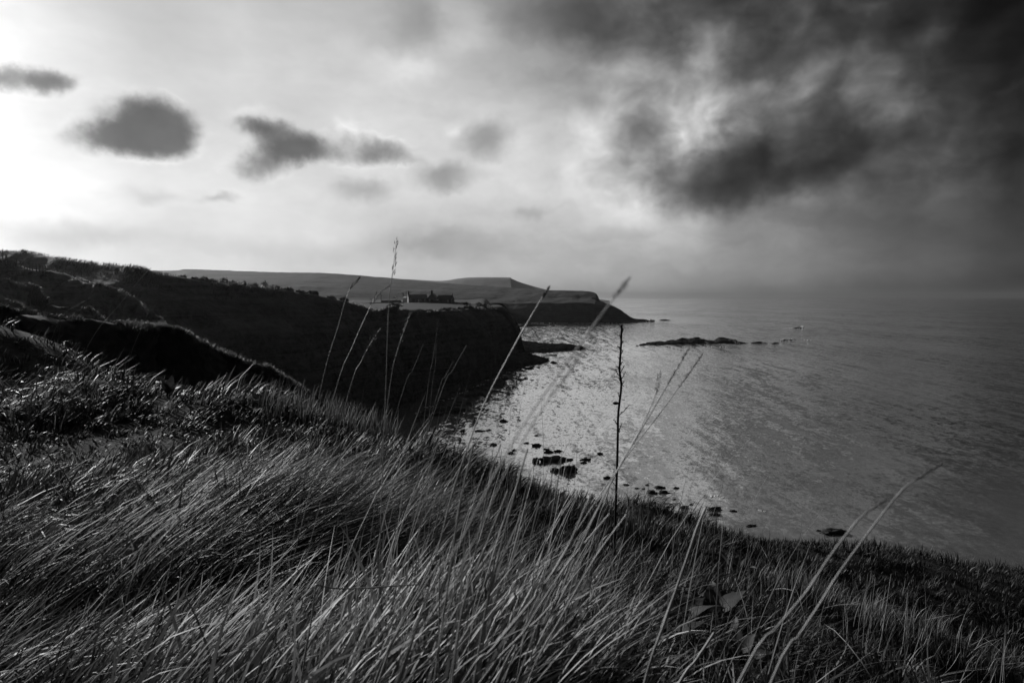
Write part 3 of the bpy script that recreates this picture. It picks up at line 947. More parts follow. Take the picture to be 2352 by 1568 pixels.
for k_, (cu_, cv_, Yc, rx_, ry_, n_s) in enumerate(((500, 1400, 2.6, 1.3, .9, 420), (1250, 1400, 2.6, 1.0, .9, 380), (1750, 1420, 3.2, 1.2, .9, 300), (2050, 1380, 6.0, 2.0, 1.6, 300), (150, 1100, 5.0, 2.2, 1.4, 380))):
    patch_blades('grass', 'loose dry straw lying on the grass, patch %s' % ('left of centre', 'in the centre', 'right of centre', 'at lower right', 'at far left')[k_], n_s, cu_, cv_, Yc, rx_, ry_, (.15, .5), (.002, .0045), rng.uniform(0, 1), 1.05, 1.5, (.3, .55), 5, 1.6)


# ------------------------------------------------------------------ things
def project(p):
    x, y, z = p[0], p[1], p[2] - H
    d = y * CP - z * SP
    return 1176 + 1568 * x / d, 784 - 1568 * (y * SP + z * CP) / d


def crest_at(G, row, u):
    """point on a lofted surface's crest row that lies in the direction of photograph column u"""
    best, bp_ = 1e9, None
    for i in range(G.shape[0]):
        pu, _ = project(G[i, row])
        if abs(pu - u) < best and G[i, row][1] > 5:
            best, bp_ = abs(pu - u), G[i, row]
    return Vector(bp_)


def ico(sub):
    bm = bmesh.new()
    bmesh.ops.create_icosphere(bm, subdivisions=sub, radius=1.0)
    v = np.array([x.co[:] for x in bm.verts])
    f = [[q.index for q in t.verts] for t in bm.faces]
    bm.free()
    return v, np.array(f)


ICO = {k: ico(k) for k in (1, 2, 3)}


def rock_mesh(name, sub, seed, rough=0.5):
    v, f = ICO[sub]
    n = fbm(v * 2.1 + seed * 7.7, 5, 0.6)
    rid = 1 - np.abs(perlin(v * 2.3 + seed * 3.1)) * 1.3
    r = 0.82 + rough * n + 0.18 * rid
    q = v * r[:, None]
    q[:, 2] = np.where(q[:, 2] > 0, q[:, 2] ** 0.9 if False else np.abs(q[:, 2]) * (0.85 + 0.25 * perlin(v * 4 + seed)), q[:, 2] * 0.6)
    me_o = mesh_obj(name, q, f, M['rock'], smooth=False)
    me = me_o.data
    bpy.data.objects.remove(me_o)
    return me


ROCKS = [rock_mesh('shore_rock', 3, k + 1) for k in range(7)]
ORD = ['leftmost', 'second from the left', 'third from the left', 'fourth from the left', 'fifth from the left', 'sixth from the left', 'seventh from the left', 'eighth from the left',
       'ninth from the left', 'tenth from the left', 'eleventh from the left', 'twelfth from the left', 'thirteenth from the left', 'fourteenth from the left', 'fifteenth from the left', 'sixteenth from the left', 'seventeenth from the left', 'eighteenth from the left', 'nineteenth from the left', 'twentieth from the left']


def rock(u, v, w, h, label, group):
    p = sea_at(u, v + h * 0.35)
    Y = p.y
    sx_ = w * Y / 1568 / 2
    gr = H / Y
    hz = max(0.25, 0.75 * h * Y / 1568)
    dp = max(sx_ * 0.5, 0.35 * h * Y / 1568 / gr / 2)
    dp = min(dp, sx_ * 1.3)
    o = bpy.data.objects.new('shore_rock', ROCKS[rng.integers(0, len(ROCKS))])
    col.objects.link(o)
    o.location = (p.x, p.y, -0.12 * hz)
    o.rotation_euler = (rng.uniform(-.12, .12), rng.uniform(-.12, .12), rng.uniform(0, 6.28))
    k_ = rng.uniform(0.85, 1.15)
    # scale in world axes: the rotated lump stays wide across the view
    o.rotation_euler.z = rng.choice([0, math.pi]) + rng.uniform(-.4, .4)
    o.scale = (sx_ * 1.1, dp * k_, hz)
    tag(o, label, 'rock', group)
    return o


def rock_row(items, what, group, single=None):
    items = sorted(items)
    for i, it in enumerate(items):
        lab = ('%s, the %s' % (what, ORD[i] if i < len(items) - 1 else 'rightmost')) if len(items) > 1 else what
        rock(*it, lab, group)


big = {(1280, 1051, 72, 17): 'largest dark rock in the bay shallows, long and low', (1303, 1074, 46, 22): 'blocky dark rock just below the longest bay rock',
       (1230, 1055, 18, 16): 'round dark rock at the left end of the longest bay rock', (1276, 1077, 22, 12): 'small rock leaning against the blocky bay rock',
       (1643, 1165, 34, 14): 'dark rock close under the brow right of the dark stalk', (1641, 1179, 28, 10): 'lower rock touching the brow right of the dark stalk',
       (1917, 1217, 60, 16): 'dark rock at the brow farthest right along the shore', (1629, 1167, 10, 12): 'narrow upright rock beside the one under the brow', (1881, 1217, 12, 5): 'tiny rock just left of the farthest right shore rock',
       (1725, 1205, 28, 6): 'flat rock awash between the brow rocks', (1683, 1172, 18, 6): 'small flat rock alone right of the brow rocks'}
for k_, lab in big.items():
    rock(*k_, lab, 'rocks in the bay')
rock_row([(1346, 1053, 22, 8), (1341, 1061, 16, 5), (1260, 1036, 20, 8), (1255, 1030, 16, 5), (1282, 1034, 20, 6), (1233, 1020, 24, 10), (1209, 1016, 14, 5), (1133, 1019, 20, 8), (1175, 1039, 17, 7), (1181, 1032, 10, 6), (1378, 1040, 14, 7), (1231, 999, 11, 4)],
         'small rock scattered around the longest bay rock', 'rocks in the bay')
rock_row([(1157, 965, 16, 9), (1106, 938, 16, 9), (1119, 940, 12, 4), (1045, 988, 12, 6), (1063, 988, 12, 6), (1103, 988, 22, 5), (1122, 987, 14, 4), (1055, 938, 34, 12), (1034, 945, 30, 9), (1002, 949, 28, 12), (1015, 937, 22, 9), (1093, 906, 20, 6), (1065, 906, 18, 5), (1012, 928, 20, 6), (985, 943, 24, 10), (970, 955, 26, 10), (1190, 957, 9, 3)],
         'rock in the cluster where the cliff meets the bay', 'rocks in the bay')
rock_row([(1516, 1117, 26, 8), (1525, 1128, 26, 11), (1497, 1128, 24, 13), (1553, 1119, 14, 6), (1439, 1112, 14, 5), (1463, 1120, 12, 4), (1487, 1112, 10, 5), (1573, 1162, 22, 12), (1588, 1157, 10, 5), (1395, 1095, 18, 8), (1478, 1121, 9, 4), (1549, 1146, 7, 3)],
         'low rock along the brow near the dark stalk', 'rocks in the bay')
rock_row([(1214, 844, 24, 7), (1225, 841, 9, 4), (1236, 843, 8, 4), (1200, 850, 12, 4), (1172, 848, 30, 8), (1185, 842, 22, 8), (1150, 855, 20, 6), (1271, 831, 14, 6), (1267, 815, 26, 4), (1297, 801, 18, 4), (1195, 871, 14, 6), (1207, 868, 10, 5), (1222, 872, 10, 3), (1162, 868, 16, 7), (1145, 872, 18, 7)],
         'small rock below the blunt cliff point', 'rocks below the cliff point')
rock_row([(1120, 884, 24, 7), (1100, 888, 22, 6), (1135, 880, 16, 6), (1080, 894, 22, 6), (1060, 897, 16, 5), (1045, 900, 18, 5), (1030, 908, 18, 5), (1112, 894, 14, 5), (1148, 888, 10, 4), (1020, 915, 22, 7), (1008, 920, 18, 6), (1160, 880, 9, 3)],
         'small rock strewn along the foot of the cliff', 'rocks along the cliff foot')

rr2 = np.random.default_rng(31)
xr = []
for k_ in range(20):
    t_ = (k_ + rr2.random()) / 20
    u_ = 945 + t_ * 215; v_ = 962 - 78 * t_ ** 0.8 + rr2.normal(0, 9) + 8
    xr.append((u_, v_, rr2.uniform(8, 24), rr2.uniform(3, 8)))
rock_row(xr, 'wave-washed rock in the shallows of the cove', 'rocks in the cove')


def reef(name, label, cat, pts, nu=120, nv=30, amp=0.7, freq=0.35, group=None):
    """low rough rock standing out of the sea along a line of (u, v, half depth, height)"""
    st = []
    for u, v, hw, h in pts:
        p = sea_at(u, v)
        st.append([Vector((p.x, p.y + s_ * hw, z_)) for s_, z_ in ((-1.15, -1.2), (-1, -0.3), (-.75, h * .45), (-.35, h * .8), (0, h), (.4, h * .75), (.8, h * .3), (1, -0.3), (1.15, -1.2))])
    o, _ = loft(name, st, nu, nv, M['rock'], amp, freq, octv=5)
    o.data.polygons.foreach_set('use_smooth', np.zeros(len(o.data.polygons), dtype=bool))
    tag(o, label, cat, group)
    return o


reef('rock_reef', 'long low black skerry out in the bay', 'rock',
     ((1460, 794, 1, -.3), (1475, 792, 3, .8), (1495, 790, 6, 1.6), (1520, 789, 8, 2.0), (1550, 788, 9, 2.4), (1566, 787, 10, 3.6), (1585, 787, 10, 3.2), (1603, 786, 10, 4.0), (1620, 787, 9, 2.2), (1640, 787, 9, 1.8), (1655, 786, 10, 3.8), (1670, 786, 10, 3.4), (1685, 787, 8, 2.6), (1698, 788, 6, 1.0), (1712, 788, 3, .5), (1720, 789, 1, -.4)), 220, 34, 1.0, 0.22)
reef('rock_reef', 'small skerry just right of the long black one', 'rock', ((1722, 788, 1, -.3), (1732, 787.5, 3, .7), (1745, 787, 3, 1.0), (1756, 788, 3, .6), (1764, 788, 1, -.4)), 50, 16, 0.35, 0.4)
reef('rock_reef', 'tiny skerry ringed by foam right of the small one', 'rock', ((1768, 789, 1, -.3), (1776, 788.5, 2, .5), (1784, 788, 2, .7), (1792, 788, 1, -.3)), 30, 14, 0.3, 0.4)
reef('rock_reef', 'thin skerry awash at the right end of the reef line', 'rock', ((1792, 782, 1, -.3), (1800, 781, 2, .7), (1812, 781, 2, .4), (1822, 780, 2, .6), (1834, 780, 1, -.3)), 40, 14, 0.35, 0.4)
reef('rock_reef', 'far lone rock where a wave breaks in open water', 'rock', ((1818, 754, 1, -.3), (1826, 753.5, 3, .6), (1836, 753, 3, 1.0), (1844, 752.5, 1, -.3)), 36, 14, 0.4, 0.3)
reef('rock_shelf', 'upper rock platform running out from the blunt cliff point', 'rock',
     ((1160, 804, 44, 7.0), (1185, 800, 44, 5.6), (1208, 799, 44, 4.4), (1230, 799, 42, 3.6), (1250, 800, 36, 3.2), (1270, 800, 28, 3.0), (1290, 800, 22, 2.8), (1308, 799.5, 18, 2.8), (1322, 799.5, 13, 2.4), (1334, 800, 9, 1.8), (1345, 801, 3, -.1)), 240, 50, 1.7, 0.22)
reef('rock_shelf', 'lower rock platform below the blunt cliff point', 'rock',
     ((1150, 842, 26, 6), (1175, 836, 26, 5.4), (1200, 832, 24, 5.0), (1215, 830, 19, 4.2), (1230, 830, 15, 3.4), (1243, 830, 11, 2.6), (1252, 829, 7, 2.0), (1262, 830, 1, -.2)), 160, 44, 1.5, 0.3)
reef('rock_shelf', 'flat rock ledge in the water behind the cliff point', 'rock', ((1175, 752, 10, 1), (1195, 750, 10, 1.6), (1212, 749, 9, 2.0), (1235, 748.5, 9, 2.6), (1252, 748.5, 7, 2.0), (1262, 749, 2, -.3)), 90, 20, 0.5, 0.15)
reef('rock_shelf', 'short rock ledge off the end of the one behind the point', 'rock', ((1264, 748.5, 1, -.3), (1268, 748, 4, 1.4), (1273, 748, 4, 1.4), (1279, 748.5, 1, -.3)), 36, 16, 0.4, 0.2)
reef('rock_shelf', 'rocky spit trailing off the end of the far headland', 'rock', ((1400, 740, 16, 8), (1425, 739.5, 14, 6), (1440, 739, 12, 5), (1455, 738.5, 10, 4.4), (1470, 738.5, 9, 3.8), (1485, 738.5, 8, 3.0), (1494, 738.5, 3, .5), (1498, 739, 1, -.4)), 110, 24, 0.9, 0.15)
reef('rock_shelf', 'detached rock beyond the tip of the far spit', 'rock', ((1512, 736, 1, -.3), (1520, 735.5, 6, 1.4), (1532, 735.5, 6, 1.4), (1544, 736, 1, -.3)), 40, 16, 0.5, 0.15)

# cottage on the pasture -------------------------------------------------
def box(bm, x0, x1, y0, y1, z0, z1):
    vs = [bm.verts.new(p) for p in ((x0, y0, z0), (x1, y0, z0), (x1, y1, z0), (x0, y1, z0), (x0, y0, z1), (x1, y0, z1), (x1, y1, z1), (x0, y1, z1))]
    for f in ((0, 3, 2, 1), (4, 5, 6, 7), (0, 1, 5, 4), (1, 2, 6, 5), (2, 3, 7, 6), (3, 0, 4, 7)):
        bm.faces.new([vs[i] for i in f])


def part(name, mat, parent, boxes=(), polys=()):
    bm = bmesh.new()
    for b_ in boxes:
        box(bm, *b_)
    for pv, pf in polys:
        vs = [bm.verts.new(p) for p in pv]
        for f in pf:
            bm.faces.new([vs[i] for i in f])
    bmesh.ops.recalc_face_normals(bm, faces=bm.faces)
    me = bpy.data.meshes.new(name)
    bm.to_mesh(me); bm.free()
    me.materials.append(mat)
    o = bpy.data.objects.new(name, me)
    col.objects.link(o)
    o.parent = parent
    return o


def gable_wall(L, Dp, hw, hr):
    v = [(0, 0, -1.5), (L, 0, -1.5), (L, Dp, -1.5), (0, Dp, -1.5), (0, 0, hw), (L, 0, hw), (L, Dp, hw), (0, Dp, hw), (0, Dp / 2, hr), (L, Dp / 2, hr)]
    f = [(0, 1, 5, 4), (2, 3, 7, 6), (1, 2, 6, 9, 5), (3, 0, 4, 8, 7), (4, 5, 9, 8), (6, 7, 8, 9)]
    return v, f


def roof_poly(L, Dp, hw, hr, ov=0.2, th=0.16):
    k = (hr - hw) / (Dp / 2)
    a = [(-0.05, -ov, hw - ov * k + .03), (L + .05, -ov, hw - ov * k + .03), (L + .05, Dp / 2, hr + .03), (-.05, Dp / 2, hr + .03), (-.05, Dp + ov, hw - ov * k + .03), (L + .05, Dp + ov, hw - ov * k + .03)]
    v = a + [(x, y, z + th) for x, y, z in a]
    f = [(0, 1, 2, 3), (3, 2, 5, 4), (6, 9, 8, 7), (9, 10, 11, 8), (0, 6, 7, 1), (4, 5, 11, 10), (0, 3, 9, 6), (3, 4, 10, 9), (1, 7, 8, 2), (2, 8, 11, 5)]
    return v, f


def chimney(parent, x, y, z, w=0.95, h=1.5):
    c = part('chimney', M['stone'], parent, [(x - w / 2, x + w / 2, y - .45, y + .45, z - .6, z + h), (x - w / 2 - .08, x + w / 2 + .08, y - .53, y + .53, z + h + .002, z + h + .16)])
    part('chimney_pot', M['dark_slate'], c, [(x - .16, x + .16, y - .16, y + .16, z + h + .162, z + h + .62)])
    return c


def window(parent, x, y, z, w=0.8, h=1.1, pale=False):
    wn = part('window', M['glass'], parent, [(x - w / 2, x + w / 2, y - .03, y + .05, z, z + h)])
    t_ = 0.09
    part('window_frame', M['white'], wn, [(x - w / 2 - t_, x - w / 2, y - .07, y - .002, z - t_, z + h + t_), (x + w / 2, x + w / 2 + t_, y - .07, y - .002, z - t_, z + h + t_), (x - w / 2, x + w / 2, y - .07, y - .002, z - t_, z), (x - w / 2, x + w / 2, y - .07, y - .002, z + h, z + h + t_), (x - .03, x + .03, y - .06, y - .032, z, z + h), (x - w / 2, x + w / 2, y - .065, y - .033, z + h * .48, z + h * .54)])


pc = at(939, 695.2, 414)
cot = empty('cottage', pc)
cot.rotation_euler = (0, 0, R(20))
cot.scale = (1.1, 1.1, 1.1)
L1, D1, W1, R1 = 10.6, 5.6, 2.35, 4.45
part('wall', M['stone'], cot, polys=[gable_wall(L1, D1, W1, R1)])
rf = part('roof', M['slate'], cot, polys=[roof_poly(L1, D1, W1, R1)])
part('skew', M['stone'], rf, polys=[roof_poly(0.3, D1, W1, R1 + .12, .15, .2)])
chimney(cot, 0.35, D1 / 2, R1)
for x in (1.2, 4.0, 6.3, 9.2):
    window(cot, x, 0, 0.75)
part('door', M['white'], cot, [(5.0, 5.0 + .85, -.05, .04, -.1, 1.95)])
part('door', M['white'], cot, [(-.05, .05, 2.3, 3.2, -.1, 1.95)])
# cross wing with its gable to the sea
cw = empty('cottage', pc + Vector((10.55 * math.cos(R(20)) * 1.1, 10.55 * math.sin(R(20)) * 1.1 - 0.9, 0)))
cw.rotation_euler = (0, 0, R(-8)); cw.scale = (1.1, 1.1, 1.1)
gv, gf = gable_wall(6.2, 4.8, 2.5, 4.9)
part('wall', M['stone'], cw, polys=[([(y_, x_, z_) for x_, y_, z_ in gv], gf)])
rv_, rff = roof_poly(6.2, 4.8, 2.5, 4.9)
part('roof', M['dark_slate'], cw, polys=[([(y_, x_, z_) for x_, y_, z_ in rv_], rff)])
chimney(cw, 2.4, 0.5, 4.9, 1.0, 1.55)
window(cw, 1.4, 0, 0.8, 0.7, 1.0)
tag(cot, 'long low stone cottage with pale slate roof on the headland pasture', 'house')
tag(cw, 'dark gabled wing with a chimney between the cottage and the byre', 'house')
by = empty('byre', Vector(cw.location) + Vector((4.9 * 1.1, 1.6, -0.15)))
by.rotation_euler = (0, 0, R(-17)); by.scale = (1.1, 1.1, 1.1)
part('wall', M['stone'], by, polys=[gable_wall(8.6, 5.0, 2.1, 4.2)])
part('roof', M['dark_slate'], by, polys=[roof_poly(8.6, 5.0, 2.1, 4.2)])
part('finial', M['stone'], by, [(8.35, 8.62, 2.3, 2.7, 4.0, 5.3)])
window(by, 6.8, 0, 0.7, 0.7, 0.9)
part('door', M['wood'], by, [(2.2, 3.2, -.05, .04, -.1, 1.9)])
gw = part('window', M['glass'], by, [(8.57, 8.66, 2.2, 2.9, 0.8, 1.8)])
tag(by, 'dark roofed byre adjoining the right end of the cottage', 'barn')
pn = part('panel', M['pale'], None, polys=[([(-.9, 0, 0), (.9, 0, .55), (.9, .5, .85), (-.9, .5, .3), (-.9, .02, -.06), (.9, .02, .49), (.9, .52, .79), (-.9, .52, .24)], [(0, 1, 2, 3), (4, 7, 6, 5), (0, 4, 5, 1), (1, 5, 6, 2), (2, 6, 7, 3), (3, 7, 4, 0)])])
pn.location = at(1003.5, 690.5, 412)
tag(pn, 'small pale sheet catching the light in front of the byre', 'panel')
tank = empty('shed', at(929.5, 695.2, 420))
part('wall', M['white'], tank, [(-.9, .9, 0, 2, 0, 3.0)])
part('roof', M['white'], tank, polys=[([(-1.0, -.15, 3.0), (1.0, -.15, 3.0), (1.0, 2.1, 3.45), (-1.0, 2.1, 3.45), (-1.0, -.15, 3.15), (1.0, -.15, 3.15), (1.0, 2.1, 3.6), (-1.0, 2.1, 3.6)], [(0, 3, 2, 1), (4, 5, 6, 7), (0, 1, 5, 4), (1, 2, 6, 5), (2, 3, 7, 6), (3, 0, 4, 7)])])
tag(tank, 'small white lean-to shed at the left end of the cottage', 'shed')
# domed polytunnel in the far pasture
ang = np.linspace(0, math.pi, 13)
vs_, fs_ = [], []
for k_ in (0, 1):
    vs_ += [(-1.6 * math.cos(a_), k_ * 5.0, 1.7 * math.sin(a_)) for a_ in ang]
for i in range(12):
    fs_.append((i, i + 1, 14 + i, 13 + i))
fs_ += [tuple(range(12, -1, -1)), tuple(range(13, 26))]
tun = mesh_obj('polytunnel', vs_, fs_, M['white'], smooth=False)
tun.location = at(905, 684.6, 640); tun.location.z -= 0.3
tag(tun, 'tiny pale domed shelter in the pasture left of the cottage', 'shelter')


def pole(u, v0, v1, Y, label):
    b_ = at(u, v1, Y); h_ = (v1 - v0) * Y / 1568
    e_ = empty('utility_pole', b_)
    part('post', M['wood'], e_, [(-.13, .13, -.13, .13, -1.5, h_)])
    part('crossbar', M['wood'], e_, [(-.7, .7, -.2, -.132, h_ - .5, h_ - .35)])
    tag(e_, label, 'pole')


pole(926.5, 673, 695.5, 424, 'wooden utility pole beside the left end of the cottage')
pole(875.5, 677, 694.5, 440, 'wooden utility pole standing farther left in the pasture')


def field_wall(label, pts, h, th, name='stone_wall', mat='stone', cat='wall', amp=0.15):
    st = []
    for u, v, Y in pts:
        p = at(u, v, Y)
        st.append([Vector((p.x, p.y + s_ * th, p.z + z_)) for s_, z_ in ((-1, -1.5), (-.9, h * .5), (-.6, h * .9), (0, h), (.6, h * .9), (.9, h * .5), (1, -1.5))])
    o, _ = loft(name, st, 90, 14, M[mat], amp, 0.9)
    tag(o, label, cat)


field_wall('low dark field wall running left from the cottage', ((806, 700, 400), (840, 698.5, 402), (876, 697, 405), (928, 696, 408)), 0.75, 0.4)
field_wall('dark clipped hedge along the pasture left of the cottage', ((876, 696, 430), (890, 695.5, 430), (905, 695.5, 430), (921, 695.5, 430)), 1.7, 0.8, 'hedge', 'bush', 'hedge', 0.3)
field_wall('broken field wall stepping down right of the byre', ((1030, 696, 420), (1050, 697, 415), (1066, 699, 410), (1085, 701, 405), (1100, 702, 402), (1118, 704, 398)), 0.8, 0.45)

# gorse bushes ------------------------------------------------------------
def bush(pos, w, h, label, group, mat='bush'):
    e_ = empty('gorse_bush', pos)
    nl = 420
    q = rng.normal(size=(nl, 3)); q /= np.linalg.norm(q, axis=1)[:, None]
    q *= (rng.random(nl) ** 0.35)[:, None]
    q = q * (1 + 0.35 * fbm(q * 1.8 + pos[0], 3))[:, None]
    c = q * np.array([w / 2, w / 2.4, h / 2]) + np.array([0, 0, h * 0.42])
    s_ = max(w, h) * 0.075
    d1 = rng.normal(size=(nl, 3)) * s_; d2 = rng.normal(size=(nl, 3)) * s_
    V = np.stack([c, c + d1, c + d2], 1).reshape(-1, 3)
    F = np.arange(nl * 3).reshape(-1, 3)
    mesh_obj('crown', V, F, M[mat], e_, smooth=False)
    part('trunk', M['wood'], e_, [(-w * .04, w * .04, -w * .04, w * .04, -h * .6, h * .4)])
    tag(e_, label, 'bush', group)


bl = [(418, 20, 8), (447, 22, 9), (470, 26, 11), (490, 22, 8), (515, 19, 14), (540, 26, 11), (558, 20, 12), (585, 16, 12), (609, 22, 15), (632, 26, 9), (663, 30, 8), (690, 22, 7), (717, 30, 9), (762, 22, 8), (790, 24, 8), (905, 30, 9)]
for i, (u, w, h) in enumerate(bl):
    p = crest_at(GC, 26, u); p.z -= 0.3
    k_ = p.y / 1568
    bush(p, w * k_, h * k_ * 1.2, 'dark gorse bush on the hillside skyline, the %s' % (ORD[i] if i < len(bl) - 1 else 'rightmost'), 'gorse bushes along the skyline')
for i, (u, v, Y, w, h) in enumerate(((1068, 702, 395, 20, 9), (1100, 703.5, 392, 14, 10), (1045, 699, 405, 12, 6))):
    p = at(u, v, Y)
    bush(p, w * Y / 1568, h * Y / 1568, 'dark shrub beside the broken field wall, the %s' % ('second from the left', 'rightmost', 'leftmost')[i], 'shrubs right of the byre')
bush(at(994, 696.5, 409), 5.5, 2.0, 'low dark shrub hugging the front of the byre', 'shrubs right of the byre')
se = [(932, 22, 7), (950, 18, 6), (968, 26, 8), (986, 22, 6), (1004, 20, 5), (1022, 26, 8), (1040, 24, 7), (1058, 20, 6), (1076, 26, 8), (1092, 22, 7), (1108, 22, 8), (1122, 18, 7)]
for i, (u, w, h) in enumerate(se):
    p = crest_at(GC, 26, u); p.z -= 0.5
    k_ = p.y / 1568
    bush(p, w * k_, h * k_, 'low dark scrub on the cliff edge below the cottage, the %s' % (ORD[i] if i < len(se) - 1 else 'rightmost'), 'scrub along the cliff edge')
# fences -------------------------------------------------------------------
def fence(label, posts, h, r=0.06):
    e_ = empty('fence', posts[0])
    o0 = Vector(posts[0])
    base = None
    for i, p in enumerate(posts):
        q = Vector(p) - o0
        hh = h * rng.uniform(0.9, 1.1)
        lx = rng.uniform(-.04, .04)
        pm = part('post', M['wood'], e_, [(-r, r, -r, r, -0.5, hh)]) if base is None else base.copy()
        if base is None:
            base = pm
        else:
            col.objects.link(pm); pm.parent = e_
        pm.location = q; pm.rotation_euler = (lx, rng.uniform(-.05, .05), 0); pm.scale = (rng.uniform(.8, 1.2), 1, rng.uniform(.85, 1.12))
    for zz in (0.35, 0.62, 0.9):
        bm = bmesh.new()
        prev = None
        for p in posts:
            q = Vector(p) - o0 + Vector((0, -r - 0.012, h * zz))
            ring = [bm.verts.new(q + Vector((0, a_ * .008, b_ * .008))) for a_, b_ in ((-1, -1), (1, -1), (1, 1), (-1, 1))]
            if prev:
                for a_ in range(4):
                    bm.faces.new((prev[a_], prev[(a_ + 1) % 4], ring[(a_ + 1) % 4], ring[a_]))
            prev = ring
        me = bpy.data.meshes.new('wire'); bm.to_mesh(me); bm.free(); me.materials.append(M['wood'])
        o = bpy.data.objects.new('wire', me); col.objects.link(o); o.parent = e_
    tag(e_, label, 'fence')


def surf_row(G, row, us):
    return [crest_at(G, row, u) for u in us]


fence('row of wooden posts and wire below the skyline at far left', [p + Vector((0, 0, -0.1)) for p in surf_row(GR1, 20, np.arange(-24, 112, 7.2))], 1.35, 0.075)
fence('short line of posts on the skyline right of the grassy hump', [p for p in surf_row(GC, 25, np.arange(236, 292, 6.5))], 0.9, 0.05)
fence('line of posts on the skyline against the distant hill', [p for p in surf_row(GC, 25, np.arange(346, 408, 6.5))], 0.9, 0.05)

# broad dock plants --------------------------------------------------------
def leaf_mesh(L, Wd, arch, fold, seed):
    nl, nw = 9, 5
    vs = []
    for i in range(nl):
        t_ = i / (nl - 1)
        w = Wd * 0.5 * (math.sin(math.pi * min(1, t_ ** 0.7 * 0.98 + 0.02)) ** 0.8)
        th = 0.35 + arch * t_
        y_ = L * (math.sin(th) - math.sin(0.35)) / max(arch, .1)
        z_ = -L * (math.cos(th) - math.cos(0.35)) / max(arch, .1)
        x0, z0 = L * t_ * math.cos(arch * t_ * 0.5), L * (0.42 * t_ - arch * 0.45 * t_ * t_)
        for j in range(nw):
            s_ = (j / (nw - 1)) * 2 - 1
            wob = 0.10 * Wd * math.sin(7 * t_ + seed + 2.1 * s_)
            vs.append((x0, s_ * w, z0 + abs(s_) * fold * w + wob * abs(s_)))
    fs = [(i * nw + j, (i + 1) * nw + j, (i + 1) * nw + j + 1, i * nw + j + 1) for i in range(nl - 1) for j in range(nw - 1)]
    return vs, fs


def dock(u, v, n, size, label, up=0.7, mat='leaf'):
    Y = ground_hit(u, v, 0.06) or 3.0
    d = ray(u, v)
    b_ = Vector((d.x * Y, Y, gz1(d.x * Y, Y) + 0.01))
    e_ = empty('dock_plant', b_)
    for k_ in range(n):
        vs, fs = leaf_mesh(size * rng.uniform(.7, 1.2), size * rng.uniform(.28, .42), rng.uniform(.3, 1.0), rng.uniform(.1, .5), rng.uniform(0, 6))
        o = mesh_obj('leaf', vs, fs, M[mat], e_)
        o.rotation_euler = (rng.uniform(-.25, .25), -rng.uniform(0.1, up), k_ * 6.28 / n + rng.uniform(-.4, .4))
        o.location = (0, 0, 0.05)
    bm = bmesh.new(); bmesh.ops.create_cone(bm, segments=7, radius1=0.012, radius2=0.006, depth=0.12, cap_ends=True)
    me = bpy.data.meshes.new('root_crown'); bm.to_mesh(me); bm.free(); me.materials.append(M['leaf'])
    o = bpy.data.objects.new('root_crown', me); col.objects.link(o); o.parent = e_; o.location = (0, 0, 0.03)
    tag(e_, label, 'plant', 'broad-leaved dock plants in the grass')


DOCKS = [(1560, 1440, 8, .22, 'broad-leaved dock left of the thick pale stalk at lower right', .7),
         (1640, 1430, 9, .22, 'largest broad-leaved dock at lower right beside the cut pale stalk', .7),
         (1490, 1510, 8, .22, 'broad-leaved dock at the bottom edge right of centre', .8),
         (1690, 1530, 8, .2, 'broad-leaved dock at the bottom edge below the cut pale stalk', .7),
         (1690, 1330, 10, .24, 'dark bushy dock on the slope right of the thick pale stalk', .9),
         (385, 905, 6, .30, 'ragged dock leaves standing in the grass at left below the ledge', 1.2),
         (610, 930, 7, .28, 'low dark dock plant near the left end of the brow', .7),
         (960, 1120, 6, .18, 'dock with an upright leaf beside the combed tussock', 1.1),
         (1265, 1310, 6, .14, 'small dock half hidden among the leaning stems in the centre', .8)]
for d_ in DOCKS:
    dock(*d_)

# tall stalks --------------------------------------------------------------
def tube(pts, radii, sides=6):
    pts = np.asarray(pts); n = len(pts)
    tg = np.gradient(pts, axis=0); tg /= np.linalg.norm(tg, axis=1)[:, None]
    ref = np.array([0.0, -1.0, 0.05])
    s1 = np.cross(tg, ref); s1 /= np.linalg.norm(s1, axis=1)[:, None]
    s2 = np.cross(tg, s1)
    a_ = np.arange(sides) * 2 * math.pi / sides
    V = pts[:, None] + (s1[:, None] * np.cos(a_)[None, :, None] + s2[:, None] * np.sin(a_)[None, :, None]) * np.asarray(radii)[:, None, None]
    idx = np.arange(n * sides).reshape(n, sides)
    F = np.stack([idx[:-1], np.roll(idx[:-1], -1, 1), np.roll(idx[1:], -1, 1), idx[1:]], -1).reshape(-1, 4)
    return V.reshape(-1, 3), F, tg


